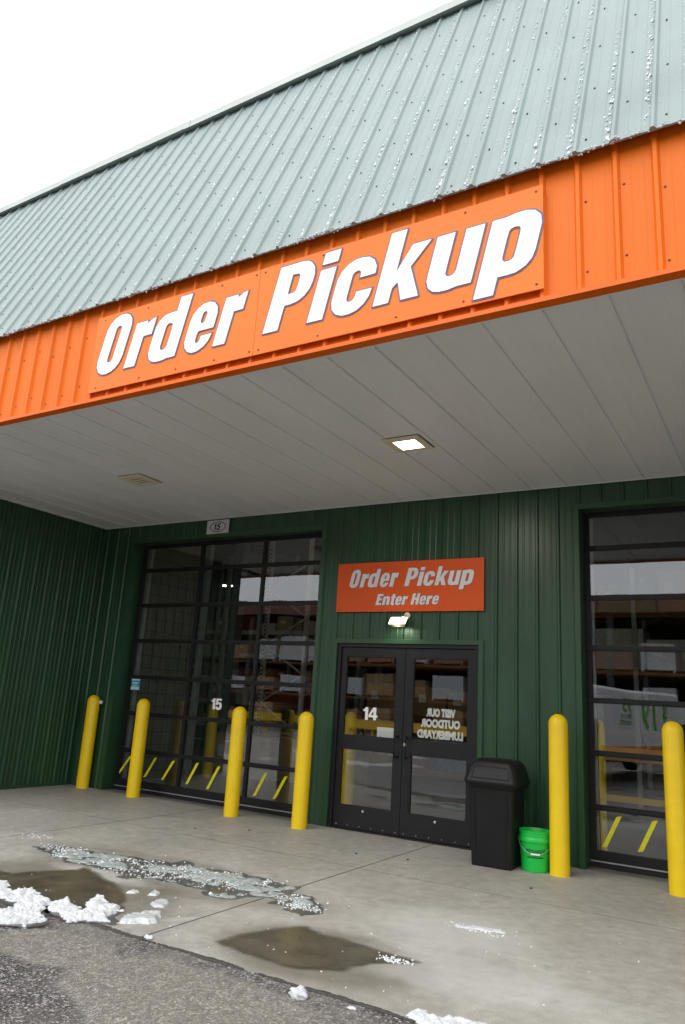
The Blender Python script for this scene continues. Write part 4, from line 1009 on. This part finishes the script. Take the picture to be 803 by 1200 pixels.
M['tanboard'] = mat('varnished tan board', (.62, .33, .10), .4, 0, .15, 4, streak=(1, 1, 8))
barrier(2.35, 4.6, 2.5, (.93, 1.10), (.42, .50), 'tan board rail with a yellow lower bar inside the right overhead door')
barrier(-2.6, 1.1, 4.0, (1.02, 1.19), None, 'tan board rail inside the glass double door')
t2 = rack(-3.82, 4.95, R(90), 5.2, 4, hgt=4.9, lab='tall pale perforated rack frame seen through overhead door 15', post='rackwhite', beam='brick', base=.15)
for j in range(4):
    y = 5.1
    while y < 9.8:
        w = random.uniform(.7, 1.2); k = random.choice([0, 1, 2, 3, 6, 7]); mk, nm, lb = goods[k]
        load(nm, -4.35, y + w / 2, .256 + j * 1.05, w - .06, .9, random.uniform(.35, .8), mk, '%s on the %s of the rack past door 15' % (lb, tiers[j]), rz=R(90))
        y += w
# perforations on the nearest post
pf = MB()
for i in range(52): pf.box(-4.89 , -4.85, 4.904, 4.9095, .3 + i * .085, .335 + i * .085)
pf.build('perforation', M['ink'], None)
pf_o = bpy.data.objects['perforation']; pf_o.parent = t2; pf_o.matrix_parent_inverse = (Matrix.Translation((-3.82, 4.95, 0)) @ Matrix.Rotation(R(90), 4, 'Z')).inverted()
# pale panel crates standing low behind door 15
for i, (x, y, w, lab) in enumerate(((-3.9, 3.6, 1.3, 'low beige crate left of the two crates on the floor behind overhead door 15'), (-2.4, 3.9, 1.2, 'low beige crate right of the two crates on the floor behind overhead door 15'))):
    load('crate', x, y, 0.0, w, .8, .75, 'card2', lab, 'crate')
# ceiling strip lights: one visible, three unseen ones added to brighten the goods inside
sl0 = None
for i, (x, y, z, lab) in enumerate([(-6.45, 5.6, 3.98, 'dim yellowish strip light seen through overhead door 15'), (-2.2, 2.2, 5.2, ''), (1.6, 2.2, 5.2, ''), (4.6, 2.2, 5.2, '')]):
    if sl0 is None:
        sl0 = empty('strip_light'); m = MB(); m.box(-.62, .62, -.07, .07, .03, .08); m.build('housing', M['galv'], sl0)
        m = MB(); m.box(-.6, .6, -.05, .05, .0, .03); m.build('tube', emit('strip tube', (1, .86, .56), 26), sl0)
        o = sl0
    else: o = copy_tree(sl0)
    o.location = (x, y, z)
    if lab: o.scale = (.42, .6, .8); o.rotation_euler = (0, 0, R(25))
    tag(o, lab or 'unseen strip light added above the openings to brighten the inside', 'light', None if lab else 'added unseen strip lights over the front bay')

# ------------------------------------------------------------------ the yard behind the camera, mirrored in the glass
shed = empty('lumber_shed', (-12, -26, 0)); tag(shed, 'long open shed with red brown roof edge across the yard, mirrored in the glass', 'shed')
m = MB(); m.box(-30, 30, -8, -7.8, 0, 6.6); m.box(-30, -29.8, -8, 0, 0, 6.6); m.box(29.8, 30, -8, 0, 0, 6.6); m.build('wall', M['sheddark'], shed)
m = MB(); m.box(-30.4, 30.4, -8.4, .6, 6.6, 6.72); m.build('roof', M['sheddark'], shed)
m = MB(); m.box(-30.4, 30.4, .61, .72, 5.95, 6.74); m.build('roof_edge', M['shedbrown'], shed)
for i in range(13):
    m = MB(); m.box(-30 + i * 5, -29.75 + i * 5, .0, .25, 0, 6.6); m.build('post', M['sheddark'], shed)
random.seed(5)
for i in range(30):
    for j in range(3):
        if random.random() < .12: continue
        mk, nm, lb = random.choice([('lumber', 'lumber_stack', 'tan lumber stack'), ('whitewrap', 'lumber_stack', 'white wrapped lumber stack'), ('card', 'lumber_stack', 'brown board stack'), ('brick', 'lumber_stack', 'red brown board stack'), ('whitewrap', 'lumber_stack', 'white wrapped lumber stack')])
        m = MB(); w = random.uniform(1.3, 1.75); h = random.uniform(.7, 1.4); m.box(-w / 2, w / 2, -1.2, 1.2, .1, h)
        m.box(-w / 2, -w / 2 + .12, -1.2, 1.2, 0, .1); m.box(w / 2 - .12, w / 2, -1.2, 1.2, 0, .1)
        o = m.build(nm, M[mk], None, bevel=.02); o.location = (-41 + i * 1.95, -28, j * 1.75 + .02 + (.0 if j == 0 else 0))
        tag(o, lb + ' in the open shed across the yard, mirrored in the glass', 'lumber', 'lumber stacks in the yard shed')
m = MB()
for j in (1, 2): m.box(-41.9, 17.5, -29.3, -26.7, j * 1.75 - .1, j * 1.75 - .0)
o = m.build('shelf_deck', M['rackorange'], shed); o.matrix_parent_inverse = Matrix.Translation((12, 26, 0))
gr = empty('guard_rail', (-14, -20, 0)); tag(gr, 'long low yellow guard rail across the yard, mirrored in the glass doors', 'rail')
m = MB(); m.box(-22, 24, -.04, .04, .42, .74); m.build('rail_beam', M['railyellow'], gr)
for i in range(17): m = MB(); m.box(-22 + i * 2.85, -21.9 + i * 2.85, -.14, -.041, 0, .72); m.build('rail_post', M['railyellow'], gr)
lotP = [(-15, -6.2), (-9, -5.3), (-5, -5.2), (-3.3, -6.0), (-3.5, -7.5), (-2.4, -9.5), (-4.8, -11), (-4.2, -13), (-8, -14.5), (-15, -13)]
def loth(X, Y, D):
    h = (fbm(X, Y, .8, 90) - .46) * .12 + (fbm(X, Y, 6, 91) - .5) * .03
    return np.where(h > 0, h, -.01) * np.clip(D / .2, 0, 1)
o = patch('lot_snow', lotP, .06, M['snow'], loth, -.02, .5, 1.1, 90, min_h=-.01); tag(o, 'broken sheets of trodden snow over the asphalt yard, mirrored in the doors', 'snow', kind='stuff')

# rental truck parked in the yard
A = Vector((.70, -8.1, 0)); Bp = Vector((2.30, -13.6, 0)); dv = (A - Bp).normalized(); LT = (A - Bp).length
tk = empty('rental_truck', (Bp.x, Bp.y, 0), math.atan2(dv.y, dv.x)); tag(tk, 'white rental box truck with a green $19.95 price, mirrored in the right overhead door', 'truck')
m = MB(); m.loft([rrect(LT, 2.2, .05, .86, 3, LT / 2, 1.1), rrect(LT, 2.2, .05, 2.12, 3, LT / 2, 1.1), rrect(LT - .06, 2.1, .08, 2.18, 3, LT / 2, 1.1)]); box_ = m.build('box_body', M['trunk'], tk)
m = MB(); m.box(.02, LT - .02, -.008, -.001, .62, .86); m.build('side_band', M['truckorange'], tk)
m = MB(); m.box(.1, LT - .1, .02, 2.18, .50, .859); m.build('chassis', M['plast'], tk)
m = MB(); m.loft([rrect(1.9, 2.0, .1, .45, 3, -1.0, 1.1), rrect(1.9, 2.0, .12, 1.15, 3, -1.0, 1.1), rrect(1.15, 1.8, .12, 1.85, 3, -.62, 1.1)]); cab = m.build('cab', M['trunk'], tk, smooth=True)
m = MB(); m.add([(-1.45, .105, 1.20), (-.15, .09, 1.20), (-.18, .20, 1.72), (-1.0, .19, 1.72), (-1.45, .115, 1.20), (-.15, .10, 1.20), (-.18, .21, 1.72), (-1.0, .20, 1.72)], [(0, 1, 2, 3), (7, 6, 5, 4), (0, 4, 5, 1), (1, 5, 6, 2), (2, 6, 7, 3), (3, 7, 4, 0)]); m.build('window', M['ink'], cab)
for wx in (-1.2, LT - 1.3):
    for wy in (.06, 1.9):
        m = MB(); m.lathe([(.2, 0), (.36, .0), (.38, .04), (.38, .2), (.36, .24), (.2, .24)], 28, T=Matrix.Translation((wx, wy + .24, .38)) @ Matrix.Rotation(R(90), 4, 'X')); w_ = m.build('wheel', M['tyre'], tk, smooth=True)
        m = MB(); m.lathe([(.19, 0), (.19, .03), (.08, .045)], 20, T=Matrix.Translation((wx, wy, .38)) @ Matrix.Rotation(R(90), 4, 'X')); m.build('rim', M['steel'], w_, smooth=True)
Tt = Matrix.Rotation(R(90), 4, 'X')
text('price', '$', .50, M['truckgreen'], box_, Matrix.Translation((LT * .13, -.004, 1.50)) @ Tt, offset=.012, ext=.002)
text('price', '19', .98, M['truckgreen'], box_, Matrix.Translation((LT * .22, -.004, 1.25)) @ Tt, offset=.022, ext=.002)
text('price', '95', .50, M['truckgreen'], box_, Matrix.Translation((LT * .48, -.004, 1.62)) @ Tt, offset=.012, ext=.002)
text('small_print', 'FIRST 75\nMINUTES', .15, M['truckgreen'], box_, Matrix.Translation((LT * .49, -.004, 1.46)) @ Tt, ext=.002)
text('small_print', 'Truck Rental', .22, M['red'], tk, Matrix.Translation((LT * .2, -.011, .66)) @ Tt, ext=.002)
